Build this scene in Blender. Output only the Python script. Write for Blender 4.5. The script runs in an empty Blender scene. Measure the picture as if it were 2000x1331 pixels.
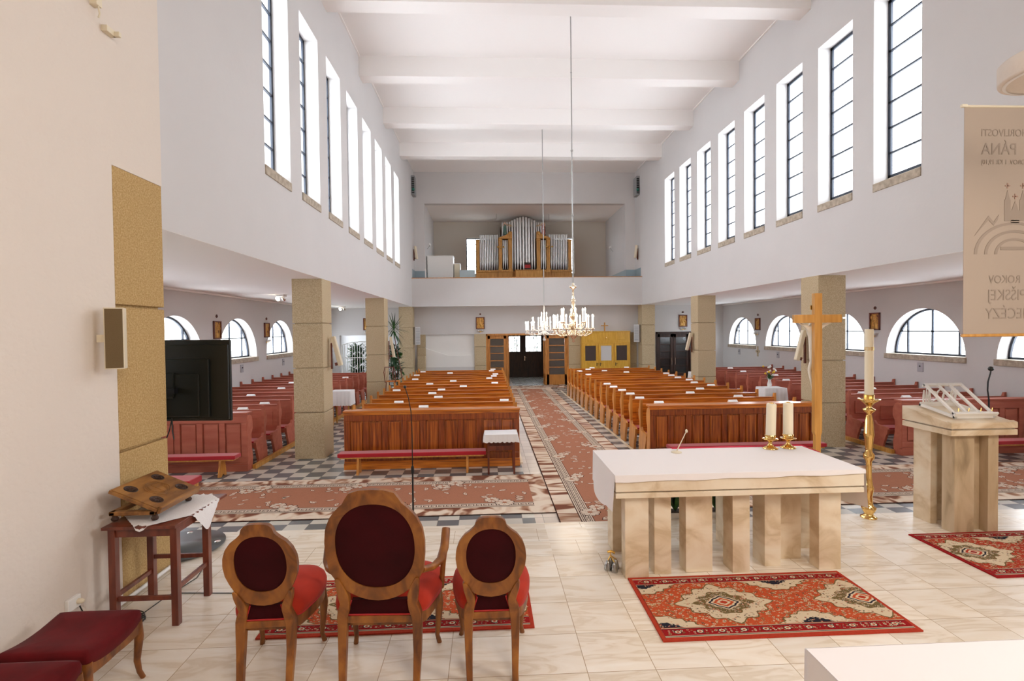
import bpy, math, random
from math import sin, cos, pi, radians
from mathutils import Vector, Matrix, Quaternion, noise
random.seed(7)
sc = bpy.context.scene
COL = sc.collection
# ---------------------------------------------------------------- camera
PSI, TH, RO = 0.0471, 0.02033, -0.01141
_w = Vector((sin(PSI)*cos(TH), cos(PSI)*cos(TH), -sin(TH)))
_r0 = Vector((cos(PSI), -sin(PSI), 0)); _u0 = _r0.cross(_w)
_r = cos(RO)*_r0 + sin(RO)*_u0; _u = -sin(RO)*_r0 + cos(RO)*_u0
cam = bpy.data.cameras.new('camera'); cam_o = bpy.data.objects.new('camera', cam); COL.objects.link(cam_o)
_M = Matrix((_r, _u, -_w)).transposed().to_4x4(); _M.translation = Vector((0, 0, 2.7))
cam_o.matrix_world = _M
cam.sensor_fit = 'HORIZONTAL'; cam.sensor_width = 36.0; cam.lens = 18.0; cam.clip_start = 0.05; cam.clip_end = 200
sc.camera = cam_o
# ---------------------------------------------------------------- world, exposure
W = bpy.data.worlds.new('daylight'); sc.world = W; W.use_nodes = True
_bg = W.node_tree.nodes['Background']; _bg.inputs[0].default_value = (0.86, 0.93, 1.0, 1); _bg.inputs[1].default_value = 8.6
sc.view_settings.view_transform = 'Standard'; sc.view_settings.look = 'None'
sc.view_settings.exposure = 0.38; sc.view_settings.gamma = 1.0; sc.view_settings.use_curve_mapping = False
sc.cycles.max_bounces = 10; sc.cycles.diffuse_bounces = 6; sc.cycles.transparent_max_bounces = 12
sc.cycles.use_denoising = True; sc.cycles.sample_clamp_indirect = 8.0
sc.cycles.caustics_reflective = False; sc.cycles.caustics_refractive = False

def lamp(name, kind, loc, power, color=(1, 1, 1), size=0.3, rot=None, size_y=None, portal=False, spot=None):
    l = bpy.data.lights.new(name, kind); l.energy = power; l.color = color
    if kind == 'AREA':
        l.size = size
        if size_y: l.shape = 'RECTANGLE'; l.size_y = size_y
        if portal: l.cycles.is_portal = True
    elif kind in ('POINT', 'SPOT'): l.shadow_soft_size = size
    if spot: l.spot_size = spot; l.spot_blend = .8
    o = bpy.data.objects.new(name, l); o.location = loc
    if rot: o.rotation_euler = rot
    COL.objects.link(o); return o
# warm lamps of the sanctuary, hanging behind the camera
lamp('sanctuary_lamp', 'AREA', (1.9, -2.2, 6.2), 150, (1.0, .87, .74), 2.2, (radians(35), 0, 0))
lamp('sanctuary_lamp', 'AREA', (5.4, 1.2, 4.6), 70, (1.0, .88, .76), 1.2, (radians(15), radians(40), 0))
# sky portals outside the windows
for k in range(8):
    y = 8.36 + 1.6316*k + .535
    lamp('sky_portal', 'AREA', (-4.02, y, 7.15), 1, size=3.6, size_y=1.1, rot=(0, -pi/2, 0), portal=True)
    lamp('sky_portal', 'AREA', (7.86, y, 7.15), 1, size=3.6, size_y=1.1, rot=(0, pi/2, 0), portal=True)
lamp('sky_portal', 'AREA', (7.75, 0.4, 4.6), 1, size=4.2, size_y=3.2, rot=(0, pi/2, 0), portal=True)
for k in range(-2, 4):
    y = 13.23 + 3.27*k
    lamp('sky_portal', 'AREA', (-8.3, y, 2.5), 1, size=1.4, size_y=2.6, rot=(0, -pi/2, 0), portal=True)
    lamp('sky_portal', 'AREA', (12.14, y, 2.5), 1, size=1.4, size_y=2.6, rot=(0, pi/2, 0), portal=True)
# ---------------------------------------------------------------- materials
def nd(nt, t, **k):
    n = nt.nodes.new(t)
    for a, b in k.items(): setattr(n, a, b)
    return n
def mat(name, col, rough=.6, metal=0., bump=0., bscale=40., var=0., vscale=6., coat=0., sheen=0., spec=.5, trans=0., alpha=1., emit=None, es=0., rnd=0., coord='Object'):
    m = bpy.data.materials.new(name); m.use_nodes = True; nt = m.node_tree; b = nt.nodes['Principled BSDF']
    I = b.inputs
    I['Base Color'].default_value = (*col, 1); I['Roughness'].default_value = rough; I['Metallic'].default_value = metal
    I['Specular IOR Level'].default_value = spec; I['Coat Weight'].default_value = coat; I['Coat Roughness'].default_value = .15
    I['Sheen Weight'].default_value = sheen; I['Transmission Weight'].default_value = trans; I['Alpha'].default_value = alpha
    if emit: I['Emission Color'].default_value = (*emit, 1); I['Emission Strength'].default_value = es
    L = nt.links.new
    if bump or var:
        tc = nd(nt, 'ShaderNodeTexCoord')
        if bump:
            n = nd(nt, 'ShaderNodeTexNoise'); n.inputs['Scale'].default_value = bscale; n.inputs['Detail'].default_value = 3
            L(tc.outputs[coord], n.inputs['Vector']); bp = nd(nt, 'ShaderNodeBump'); bp.inputs['Strength'].default_value = bump
            bp.inputs['Distance'].default_value = .01; L(n.outputs['Fac'], bp.inputs['Height']); L(bp.outputs['Normal'], I['Normal'])
        if var:
            n = nd(nt, 'ShaderNodeTexNoise'); n.inputs['Scale'].default_value = vscale; n.inputs['Detail'].default_value = 5
            L(tc.outputs[coord], n.inputs['Vector'])
            r = nd(nt, 'ShaderNodeMapRange'); r.inputs[1].default_value = .3; r.inputs[2].default_value = .7
            r.inputs[3].default_value = 1-var; r.inputs[4].default_value = 1+var; L(n.outputs['Fac'], r.inputs[0])
            h = nd(nt, 'ShaderNodeHueSaturation'); h.inputs['Color'].default_value = (*col, 1); L(r.outputs[0], h.inputs['Value']); L(h.outputs[0], I['Base Color'])
    return m
def ramp_mat(name, cols, kind='noise', scale=(1, 1, 1), detail=4, dist=0., rough=.5, coat=0., bump=0., rnd=.0, coord='Object', lo=.35, hi=.65, wave=None, knots=None, spec=.5):
    """colour ramp over a stretched noise (wood, marble, stone)"""
    m = bpy.data.materials.new(name); m.use_nodes = True; nt = m.node_tree; b = nt.nodes['Principled BSDF']; L = nt.links.new
    b.inputs['Roughness'].default_value = rough; b.inputs['Coat Weight'].default_value = coat; b.inputs['Coat Roughness'].default_value = .12
    b.inputs['Specular IOR Level'].default_value = spec
    tc = nd(nt, 'ShaderNodeTexCoord'); mp = nd(nt, 'ShaderNodeMapping'); mp.inputs['Scale'].default_value = scale
    src = tc.outputs[coord]
    if rnd:
        oi = nd(nt, 'ShaderNodeObjectInfo'); ad = nd(nt, 'ShaderNodeVectorMath', operation='ADD'); ml = nd(nt, 'ShaderNodeMath', operation='MULTIPLY'); ml.inputs[1].default_value = 37.
        L(oi.outputs['Random'], ml.inputs[0]); L(src, ad.inputs[0]); L(ml.outputs[0], ad.inputs[1]); src = ad.outputs[0]
    L(src, mp.inputs['Vector'])
    n = nd(nt, 'ShaderNodeTexNoise'); n.inputs['Scale'].default_value = 1; n.inputs['Detail'].default_value = detail; n.inputs['Distortion'].default_value = dist
    L(mp.outputs[0], n.inputs['Vector']); fac = n.outputs['Fac']
    if wave:
        w = nd(nt, 'ShaderNodeTexWave'); w.inputs['Scale'].default_value = wave; w.inputs['Distortion'].default_value = 6; w.inputs['Detail'].default_value = 3; w.inputs['Detail Scale'].default_value = 1.2
        L(mp.outputs[0], w.inputs['Vector']); mx = nd(nt, 'ShaderNodeMath', operation='MULTIPLY_ADD'); mx.inputs[1].default_value = .35
        L(w.outputs['Fac'], mx.inputs[0]); sb = nd(nt, 'ShaderNodeMath', operation='MULTIPLY'); sb.inputs[1].default_value = .65; L(fac, sb.inputs[0]); L(sb.outputs[0], mx.inputs[2]); fac = mx.outputs[0]
    cr = nd(nt, 'ShaderNodeValToRGB'); e = cr.color_ramp.elements
    k = len(cols)
    for i, c in enumerate(cols):
        p = lo + (hi-lo)*i/(k-1)
        el = e[i] if i < 2 else e.new(p)
        el.position = p; el.color = (*c, 1)
    L(fac, cr.inputs[0]); out = cr.outputs[0]
    if knots:
        v = nd(nt, 'ShaderNodeTexVoronoi'); v.inputs['Scale'].default_value = knots[0]; L(src, v.inputs['Vector'])
        rr = nd(nt, 'ShaderNodeMapRange'); rr.inputs[1].default_value = .0; rr.inputs[2].default_value = knots[1]; rr.inputs[3].default_value = .25; rr.inputs[4].default_value = 1.
        L(v.outputs['Distance'], rr.inputs[0]); h2 = nd(nt, 'ShaderNodeHueSaturation'); L(out, h2.inputs['Color']); L(rr.outputs[0], h2.inputs['Value']); out = h2.outputs[0]
    if rnd:
        rr = nd(nt, 'ShaderNodeMapRange'); rr.inputs[3].default_value = 1-rnd; rr.inputs[4].default_value = 1+rnd; L(oi.outputs['Random'], rr.inputs[0])
        h = nd(nt, 'ShaderNodeHueSaturation'); L(out, h.inputs['Color']); L(rr.outputs[0], h.inputs['Value']); out = h.outputs[0]
    L(out, b.inputs['Base Color'])
    if bump:
        bp = nd(nt, 'ShaderNodeBump'); bp.inputs['Strength'].default_value = bump; bp.inputs['Distance'].default_value = .005; L(fac, bp.inputs['Height']); L(bp.outputs[0], b.inputs['Normal'])
    return m
M = {}
M['plaster'] = mat('white_plaster', (.635, .618, .614), .9, bump=.25, bscale=9, var=.02, vscale=.7, coord='Object', spec=.2)
M['ceil'] = mat('ceiling_plaster', (.90, .875, .86), .9, spec=.2, bump=.1, bscale=5)
M['rough_plaster'] = mat('rendered_plaster', (.73, .655, .585), .9, bump=.6, bscale=22, spec=.2)
M['stone'] = ramp_mat('bush_hammered_stone', [(.42, .325, .20), (.51, .41, .265), (.60, .50, .34)], scale=(70, 70, 70), detail=6, rough=.85, bump=.8, spec=.25)
M['stone2'] = ramp_mat('ochre_sandstone', [(.40, .255, .10), (.48, .32, .135), (.56, .39, .19)], scale=(70, 70, 70), detail=6, rough=.85, bump=.9, spec=.25)
M['sill'] = ramp_mat('sill_stone', [(.36, .30, .23), (.52, .45, .36)], scale=(12, 12, 12), rough=.8)
M['pine'] = ramp_mat('varnished_pine', [(.30, .065, .006), (.58, .165, .015), (.74, .27, .03)], scale=(1.6, 34, 24), detail=5, dist=.3, rough=.32, coat=.35, rnd=.14, lo=.3, hi=.7, knots=(4., .04))
M['pine_v'] = ramp_mat('varnished_pine_upright', [(.15, .024, .004), (.36, .080, .009), (.54, .16, .02)], scale=(30, 30, 1.5), detail=5, dist=.4, rough=.3, coat=.4, lo=.3, hi=.7, knots=(3.6, .05))
M['pine_frame'] = ramp_mat('varnished_pine_frame', [(.12, .018, .003), (.27, .052, .007), (.40, .10, .014)], scale=(26, 26, 2), detail=5, dist=.4, rough=.3, coat=.35, lo=.3, hi=.7)
M['pine_end'] = ramp_mat('pine_end_board', [(.50, .18, .030), (.74, .33, .07)], scale=(20, 20, 2), detail=4, dist=.5, rough=.35, coat=.3, rnd=.1)
M['pink'] = ramp_mat('dusty_red_paint', [(.40, .105, .066), (.48, .145, .092)], scale=(1.5, 9, 9), rough=.5, coat=.03, spec=.35, rnd=.06)
M['chairwood'] = ramp_mat('walnut_stained_beech', [(.085, .022, .003), (.22, .068, .007), (.34, .125, .016)], scale=(9, 9, 4), detail=4, dist=1., rough=.45, coat=.12, lo=.3, hi=.7)
M['mahogany'] = ramp_mat('mahogany', [(.10, .018, .009), (.19, .04, .018)], scale=(18, 18, 3), rough=.35, coat=.3)
M['oak'] = ramp_mat('golden_oak', [(.50, .23, .04), (.66, .34, .08)], scale=(22, 22, 2), rough=.4, coat=.2)
M['yellow'] = ramp_mat('yellow_ash', [(.62, .33, .03), (.76, .45, .06)], scale=(25, 25, 2.5), rough=.4, coat=.2, dist=.6)
M['doorwood'] = ramp_mat('honey_door_wood', [(.42, .16, .03), (.60, .26, .06)], scale=(22, 22, 3), rough=.4, coat=.2)
M['darkwood'] = ramp_mat('dark_stained_wood', [(.025, .010, .006), (.055, .02, .010)], scale=(20, 20, 3), rough=.45)
M['carved'] = ramp_mat('carved_walnut', [(.14, .06, .018), (.34, .17, .055)], scale=(14, 3, 14), rough=.4, coat=.2)
M['relief'] = mat('gilded_relief', (.52, .27, .06), .35, .35, bump=.4, bscale=60, var=.3, vscale=30)
M['velvet'] = mat('red_velvet', (.40, .026, .010), .8, sheen=.06, var=.12, vscale=7, spec=.2)
M['velvet_shaded'] = mat('shaded_red_velvet', (.034, .0012, .003), .9, sheen=.02, var=.25, vscale=5, spec=.15)  # red velvet of the chair backs, their shade put into the colour
M['velvet_mid'] = mat('maroon_velvet', (.11, .004, .006), .85, sheen=.05, var=.3, vscale=5, spec=.15)
M['cushion'] = mat('crimson_upholstery', (.42, .012, .022), .8, sheen=.4, spec=.2)
M['piping'] = mat('red_piping', (.40, .01, .012), .6)
M['marble'] = ramp_mat('travertine', [(.74, .62, .46), (.60, .46, .29), (.74, .61, .44), (.80, .69, .53), (.82, .73, .58)], scale=(2.2, 2.2, 3.4), detail=9, dist=.9, rough=.35, coat=.15, lo=.3, hi=.68)
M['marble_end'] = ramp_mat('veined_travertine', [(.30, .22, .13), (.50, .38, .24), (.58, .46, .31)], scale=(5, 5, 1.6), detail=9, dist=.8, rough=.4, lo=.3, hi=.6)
M['cloth'] = mat('white_cloth', (.86, .82, .82), .85, bump=.15, bscale=5, spec=.2)
M['lace'] = mat('white_lace', (.84, .83, .84), .9, bump=.5, bscale=160, spec=.1)
M['redcloth'] = mat('red_cloth_edge', (.55, .02, .06), .8)
M['brass'] = mat('polished_brass', (.83, .55, .20), .12, 1.)
M['gold'] = mat('gold_leaf', (.75, .47, .12), .3, 1.)
M['palegold'] = mat('pale_gilt_metal', (.84, .72, .55), .22, .9)
M['silver'] = mat('polished_nickel', (.80, .78, .74), .18, 1.)
M['tin'] = mat('pipe_metal', (.80, .80, .80), .32, .75)
M['bell'] = mat('bell_metal', (.42, .42, .41), .25, 1.)
M['chrome'] = mat('rod_metal', (.36, .35, .34), .4, .6)
M['crystal'] = mat('cut_crystal', (.9, .88, .84), .08, .2, alpha=.75, trans=.3)
M['wax'] = mat('ivory_wax', (.84, .76, .58), .5, sheen=.1)
M['bulb'] = mat('lit_bulb', (1, .95, .85), .4, emit=(1, .86, .68), es=14)
M['candlewhite'] = mat('candle_sleeve', (.92, .88, .80), .4, emit=(1, .86, .70), es=1.4)
M['black'] = mat('black_plastic', (.006, .008, .007), .35)
M['blackm'] = mat('black_metal', (.010, .011, .013), .4, .3)
M['grey'] = mat('grey_paint', (.30, .31, .32), .5)
M['lgrey'] = mat('pale_grey_paint', (.62, .62, .63), .5)
M['white'] = mat('white_paint', (.82, .81, .79), .45)
M['cream'] = mat('cream_paint', (.74, .66, .50), .5)
M['speaker_cloth'] = mat('brown_grille_cloth', (.16, .105, .045), .8, bump=.5, bscale=300)
M['iron'] = mat('window_iron', (.018, .026, .045), .5)
M['glasstop'] = mat('smoked_glass', (.075, .08, .082), .32)
M['paper'] = mat('white_paper', (.88, .88, .88), .8)
M['blue'] = mat('blue_grey_paint', (.30, .38, .42), .6)
M['paleblue'] = mat('pale_blue_radiator', (.55, .66, .70), .5)
M['banner'] = mat('banner_cloth', (.40, .325, .265), .9, sheen=.0)
M['bannerink'] = mat('banner_print', (.31, .25, .205), .9)
M['bannerink2'] = mat('banner_print_red', (.38, .24, .185), .9)
M['leaf'] = mat('green_leaf', (.035, .11, .022), .45, var=.3, vscale=8)
M['leafd'] = mat('dark_green_leaf', (.014, .05, .016), .45, var=.3, vscale=8)
M['soil'] = mat('planter_soil', (.05, .03, .02), .9)
M['yellowflower'] = mat('yellow_petals', (.80, .50, .03), .6)
M['skin'] = mat('painted_skin', (.72, .50, .38), .6)
M['robe_red'] = mat('painted_red_robe', (.45, .02, .02), .6)
M['robe_white'] = mat('painted_white_robe', (.78, .74, .66), .6)
M['robe_green'] = mat('painted_green_robe', (.10, .20, .17), .6)
M['carved'] = ramp_mat('carved_walnut', [(.16, .06, .012), (.36, .16, .035)], scale=(14, 3, 14), rough=.45, coat=.15)
M['robe_rose'] = mat('painted_rose_robe', (.50, .20, .16), .6)
M['hair'] = mat('painted_brown_hair', (.07, .03, .015), .6)
M['plasterfig'] = mat('ivory_figure', (.78, .72, .62), .5)
M['teal'] = mat('teal_plastic', (.02, .16, .12), .3)
M['greyplate'] = mat('grey_plate', (.40, .39, .42), .5)
M['curtain'] = mat('dark_curtain', (.07, .05, .045), .9)
M['orangewood'] = mat('orange_seat_wood', (.55, .17, .03), .4)
def glass_mat(name, t=.86, tint=(1, 1, 1)):
    m = bpy.data.materials.new(name); m.use_nodes = True; nt = m.node_tree; nt.nodes.remove(nt.nodes['Principled BSDF'])
    o = nt.nodes['Material Output']; a = nd(nt, 'ShaderNodeBsdfTransparent'); a.inputs[0].default_value = (*tint, 1)
    g = nd(nt, 'ShaderNodeBsdfGlossy'); g.inputs['Roughness'].default_value = .12; tr = nd(nt, 'ShaderNodeBsdfTranslucent'); tr.inputs[0].default_value = (*tint, 1)
    m1 = nd(nt, 'ShaderNodeMixShader'); m1.inputs[0].default_value = .35; nt.links.new(tr.outputs[0], m1.inputs[1]); nt.links.new(g.outputs[0], m1.inputs[2])
    mx = nd(nt, 'ShaderNodeMixShader'); mx.inputs[0].default_value = 1-t; nt.links.new(a.outputs[0], mx.inputs[1]); nt.links.new(m1.outputs[0], mx.inputs[2]); nt.links.new(mx.outputs[0], o.inputs[0])
    return m
M['frost'] = glass_mat('frosted_window_glass')
M['clearglass'] = glass_mat('door_glass', .9)
def checker_mat():
    m = bpy.data.materials.new('checker_tiles'); m.use_nodes = True; nt = m.node_tree; b = nt.nodes['Principled BSDF']; L = nt.links.new
    g = nd(nt, 'ShaderNodeNewGeometry'); s = nd(nt, 'ShaderNodeSeparateXYZ'); L(g.outputs['Position'], s.inputs[0])
    def ma(op, a, c=None, d=None):
        n = nd(nt, 'ShaderNodeMath', operation=op)
        for i, v in enumerate((a, c, d)):
            if v is None: continue
            if isinstance(v, (int, float)): n.inputs[i].default_value = v
            else: L(v, n.inputs[i])
        return n.outputs[0]
    u = ma('DIVIDE', ma('ADD', s.outputs[0], 2.84), .3); v = ma('DIVIDE', ma('SUBTRACT', s.outputs[1], 9.38), .3)
    par = ma('FLOORED_MODULO', ma('ADD', ma('FLOOR', u), ma('FLOOR', v)), 2.)
    cmb = nd(nt, 'ShaderNodeCombineXYZ'); L(ma('FLOOR', u), cmb.inputs[0]); L(ma('FLOOR', v), cmb.inputs[1])
    wn = nd(nt, 'ShaderNodeTexWhiteNoise'); wn.noise_dimensions = '2D'; L(cmb.outputs[0], wn.inputs['Vector'])
    mx = nd(nt, 'ShaderNodeMix', data_type='RGBA'); L(par, mx.inputs[0]); mx.inputs[6].default_value = (.60, .57, .51, 1); mx.inputs[7].default_value = (.135, .145, .155, 1)
    # plain beige band beside the runner
    ax = ma('SUBTRACT', 1.92, s.outputs[0]); band = ma('MULTIPLY', ma('LESS_THAN', ax, 1.28), ma('GREATER_THAN', ax, .7))
    mb = nd(nt, 'ShaderNodeMix', data_type='RGBA'); L(band, mb.inputs[0]); L(mx.outputs[2], mb.inputs[6]); mb.inputs[7].default_value = (.62, .53, .46, 1)
    h = nd(nt, 'ShaderNodeHueSaturation'); L(mb.outputs[2], h.inputs['Color']); L(ma('MULTIPLY_ADD', wn.outputs[0], .22, .89), h.inputs['Value'])
    fu = ma('ABSOLUTE', ma('SUBTRACT', ma('FRACT', u), .5)); fv = ma('ABSOLUTE', ma('SUBTRACT', ma('FRACT', v), .5))
    gr = ma('GREATER_THAN', ma('MAXIMUM', fu, fv), .489)
    mg = nd(nt, 'ShaderNodeMix', data_type='RGBA'); L(gr, mg.inputs[0]); L(h.outputs[0], mg.inputs[6]); mg.inputs[7].default_value = (.22, .20, .18, 1)
    L(mg.outputs[2], b.inputs['Base Color']); b.inputs['Roughness'].default_value = .27; b.inputs['Specular IOR Level'].default_value = .6
    return m
def travertine_mat():
    m = bpy.data.materials.new('travertine_floor'); m.use_nodes = True; nt = m.node_tree; b = nt.nodes['Principled BSDF']; L = nt.links.new
    g = nd(nt, 'ShaderNodeNewGeometry'); s = nd(nt, 'ShaderNodeSeparateXYZ'); L(g.outputs['Position'], s.inputs[0])
    def ma(op, a, c=None, d=None):
        n = nd(nt, 'ShaderNodeMath', operation=op)
        for i, v in enumerate((a, c, d)):
            if v is None: continue
            if isinstance(v, (int, float)): n.inputs[i].default_value = v
            else: L(v, n.inputs[i])
        return n.outputs[0]
    u = ma('DIVIDE', ma('SUBTRACT', s.outputs[0], .64), .465); v = ma('DIVIDE', ma('SUBTRACT', s.outputs[1], 3.80), .445)
    iu, iv = ma('FLOOR', u), ma('FLOOR', v)
    cmb = nd(nt, 'ShaderNodeCombineXYZ'); L(iu, cmb.inputs[0]); L(iv, cmb.inputs[1])
    wn = nd(nt, 'ShaderNodeTexWhiteNoise'); wn.noise_dimensions = '2D'; L(cmb.outputs[0], wn.inputs['Vector'])
    off = nd(nt, 'ShaderNodeVectorMath', operation='SCALE'); off.inputs['Scale'].default_value = 9.; L(wn.outputs['Color'], off.inputs[0])
    add = nd(nt, 'ShaderNodeVectorMath', operation='ADD'); L(g.outputs['Position'], add.inputs[0]); L(off.outputs[0], add.inputs[1])
    mp = nd(nt, 'ShaderNodeMapping'); mp.inputs['Rotation'].default_value = (0, 0, .35); mp.inputs['Scale'].default_value = (1.2, 5.5, 1); L(add.outputs[0], mp.inputs[0])
    n = nd(nt, 'ShaderNodeTexNoise'); n.inputs['Scale'].default_value = 1.; n.inputs['Detail'].default_value = 6; n.inputs['Distortion'].default_value = 1.6; L(mp.outputs[0], n.inputs[0])
    cr = nd(nt, 'ShaderNodeValToRGB'); e = cr.color_ramp.elements
    for i, (p, c) in enumerate([(.3, (.84, .77, .67)), (.45, (.73, .63, .50)), (.5, (.82, .74, .63)), (.7, (.88, .83, .75))]):
        el = e[i] if i < 2 else e.new(p)
        el.position = p; el.color = (*c, 1)
    L(n.outputs['Fac'], cr.inputs[0])
    h = nd(nt, 'ShaderNodeHueSaturation'); L(cr.outputs[0], h.inputs['Color']); L(ma('MULTIPLY_ADD', wn.outputs[0], .12, .94), h.inputs['Value'])
    def line(val, w): return ma('LESS_THAN', ma('ABSOLUTE', val), w)
    edge = ma('GREATER_THAN', s.outputs[1], 5.165)
    ju = ma('MULTIPLY', ma('GREATER_THAN', ma('ABSOLUTE', ma('SUBTRACT', ma('FRACT', u), .5)), .4945), ma('SUBTRACT', 1., edge))
    jv = ma('MULTIPLY', ma('GREATER_THAN', ma('ABSOLUTE', ma('SUBTRACT', ma('FRACT', v), .5)), .4945), ma('SUBTRACT', 1., edge))
    j = ma('MAXIMUM', ju, jv)
    j = ma('MAXIMUM', j, line(ma('SUBTRACT', s.outputs[1], 5.165), .0025)); j = ma('MAXIMUM', j, line(ma('SUBTRACT', s.outputs[1], 5.51), .0025))
    u2 = ma('DIVIDE', ma('ADD', s.outputs[0], ma('MULTIPLY', ma('FLOOR', ma('DIVIDE', ma('SUBTRACT', s.outputs[1], 5.165), .345)), .4)), .93)
    j = ma('MAXIMUM', j, ma('MULTIPLY', edge, ma('GREATER_THAN', ma('ABSOLUTE', ma('SUBTRACT', ma('FRACT', u2), .5)), .4975)))
    mg = nd(nt, 'ShaderNodeMix', data_type='RGBA'); L(j, mg.inputs[0]); L(h.outputs[0], mg.inputs[6]); mg.inputs[7].default_value = (.42, .31, .20, 1)
    L(mg.outputs[2], b.inputs['Base Color']); b.inputs['Roughness'].default_value = .22; b.inputs['Specular IOR Level'].default_value = .5
    return m
M['checker'] = checker_mat(); M['travertine'] = travertine_mat()
M['c_brown'] = mat('carpet_brown', (.40, .170, .102), .95, bump=.4, bscale=250, var=.08, vscale=60, spec=.1)
M['c_cream'] = mat('carpet_cream', (.68, .55, .44), .95, bump=.3, bscale=250, spec=.1)
M['c_dark'] = mat('carpet_dark', (.055, .022, .016), .95, spec=.1)
M['c_wave'] = ramp_mat('carpet_draped_border', [(.20, .075, .045), (.40, .22, .14), (.66, .50, .38), (.74, .62, .50)], scale=(1.1, 5.5, 1), detail=1.2, dist=1.1, rough=.95, lo=.38, hi=.60, spec=.1)
M['c_wavex'] = ramp_mat('carpet_draped_border_across', [(.20, .075, .045), (.40, .22, .14), (.66, .50, .38), (.74, .62, .50)], scale=(3.2, 2.2, 1), detail=1.2, dist=1.3, rough=.95, lo=.38, hi=.60, spec=.1)
M['r_red'] = mat('rug_red', (.42, .045, .022), .95, var=.1, vscale=60, spec=.1)
M['r_orange'] = mat('rug_vermilion', (.52, .085, .030), .95, var=.12, vscale=50, spec=.1)
M['r_cream'] = mat('rug_cream', (.66, .54, .38), .95, spec=.1)
M['r_navy'] = mat('rug_navy', (.022, .022, .034), .95, spec=.1)
M['r_olive'] = mat('rug_olive', (.17, .12, .05), .95, spec=.1)
M['r_crim'] = mat('rug_crimson', (.30, .012, .014), .95, var=.1, vscale=60, spec=.1)
M['r_tan'] = mat('rug_tan', (.50, .27, .12), .95, spec=.1)
# ---------------------------------------------------------------- geometry helpers
class G:
    def __init__(s): s.v = []; s.f = []; s.m = []; s.s = []
    def add(s, vs, fs, m=0, sm=False):
        b = len(s.v); s.v += [tuple(p) for p in vs]
        for f in fs: s.f.append(tuple(i+b for i in f)); s.m.append(m); s.s.append(sm)
        return s
    def box(s, x0, x1, y0, y1, z0, z1, m=0, X=None):
        vs = [Vector((x, y, z)) for z in (z0, z1) for y in (y0, y1) for x in (x0, x1)]
        if X is not None: vs = [X @ p for p in vs]
        return s.add(vs, [(0, 2, 3, 1), (4, 5, 7, 6), (0, 1, 5, 4), (2, 6, 7, 3), (0, 4, 6, 2), (1, 3, 7, 5)], m)
    def prism(s, poly, ax, a, b, m=0, sm=False, X=None):
        def P(p, t): return Vector({'x': (t, p[0], p[1]), 'y': (p[0], t, p[1]), 'z': (p[0], p[1], t)}[ax])
        n = len(poly); vs = [P(p, a) for p in poly]+[P(p, b) for p in poly]
        if X is not None: vs = [X @ p for p in vs]
        s.add(vs, [tuple(range(n))[::-1], tuple(range(n, 2*n))], m)
        return s.add(vs, [(i, (i+1) % n, (i+1) % n+n, i+n) for i in range(n)], m, sm)
    def lathe(s, pr, cx=0, cy=0, seg=20, m=0, sm=True, X=None, sx=1, sy=1, cap=True):
        vs = []; fs = []; n = len(pr)
        for r, z in pr:
            for k in range(seg):
                a = 2*pi*k/seg; p = Vector((cx+r*sx*cos(a), cy+r*sy*sin(a), z)); vs.append(X @ p if X is not None else p)
        for i in range(n-1):
            for k in range(seg): fs.append((i*seg+k, i*seg+(k+1) % seg, (i+1)*seg+(k+1) % seg, (i+1)*seg+k))
        s.add(vs, fs, m, sm); caps = []
        if pr[0][0] > 1e-5: caps.append(tuple(range(seg))[::-1])
        if pr[-1][0] > 1e-5: caps.append(tuple(range((n-1)*seg, n*seg)))
        if caps and cap: s.add(vs, caps, m)
        return s
    def tube(s, pts, r, seg=8, m=0, X=None):
        pts = [Vector(p) for p in pts]; n = len(pts); rs = r if isinstance(r, (list, tuple)) else [r]*n
        vs = []; prev = None
        for i, p in enumerate(pts):
            t = (pts[min(i+1, n-1)]-pts[max(i-1, 0)]).normalized()
            if prev is None: prev = t.orthogonal().normalized()
            prev = (prev-t*prev.dot(t)).normalized(); q = t.cross(prev)
            for k in range(seg):
                a = 2*pi*k/seg; vs.append(p+rs[i]*(cos(a)*prev+sin(a)*q))
        if X is not None: vs = [X @ v for v in vs]
        fs = [(i*seg+k, i*seg+(k+1) % seg, (i+1)*seg+(k+1) % seg, (i+1)*seg+k) for i in range(n-1) for k in range(seg)]
        s.add(vs, fs, m, True); return s.add(vs, [tuple(range(seg))[::-1], tuple(range((n-1)*seg, n*seg))], m)
    def flat(s, poly, z, m=0): return s.add([(p[0], p[1], z) for p in poly], [tuple(range(len(poly)))], m)
    def sphere(s, c, r, m=0, seg=14, rings=8, sc3=(1, 1, 1)):
        pr = [(max(r*sin(pi*i/rings), 0), -r*cos(pi*i/rings)) for i in range(rings+1)]
        T = Matrix.Translation(Vector(c)) @ Matrix.Diagonal((*sc3, 1)); return s.lathe(pr, 0, 0, seg, m, True, X=T)
def ob(name, g, mats, parent=None, loc=(0, 0, 0), rz=0., bevel=0., sub=0, kind=None):
    me = bpy.data.meshes.new(name); me.from_pydata(g.v, [], g.f)
    if not isinstance(mats, (list, tuple)): mats = [mats]
    for k in mats: me.materials.append(M[k] if isinstance(k, str) else k)
    me.polygons.foreach_set('material_index', g.m); me.polygons.foreach_set('use_smooth', g.s); me.update()
    o = bpy.data.objects.new(name, me); COL.objects.link(o); o.location = loc; o.rotation_euler = (0, 0, rz)
    if parent is not None: o.parent = parent
    if bevel:
        b = o.modifiers.new('edge', 'BEVEL'); b.width = bevel; b.segments = 2; b.limit_method = 'ANGLE'; b.angle_limit = radians(40)
    if sub:
        b = o.modifiers.new('smooth', 'SUBSURF'); b.levels = sub; b.render_levels = sub
    if kind: o['kind'] = kind
    return o
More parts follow.
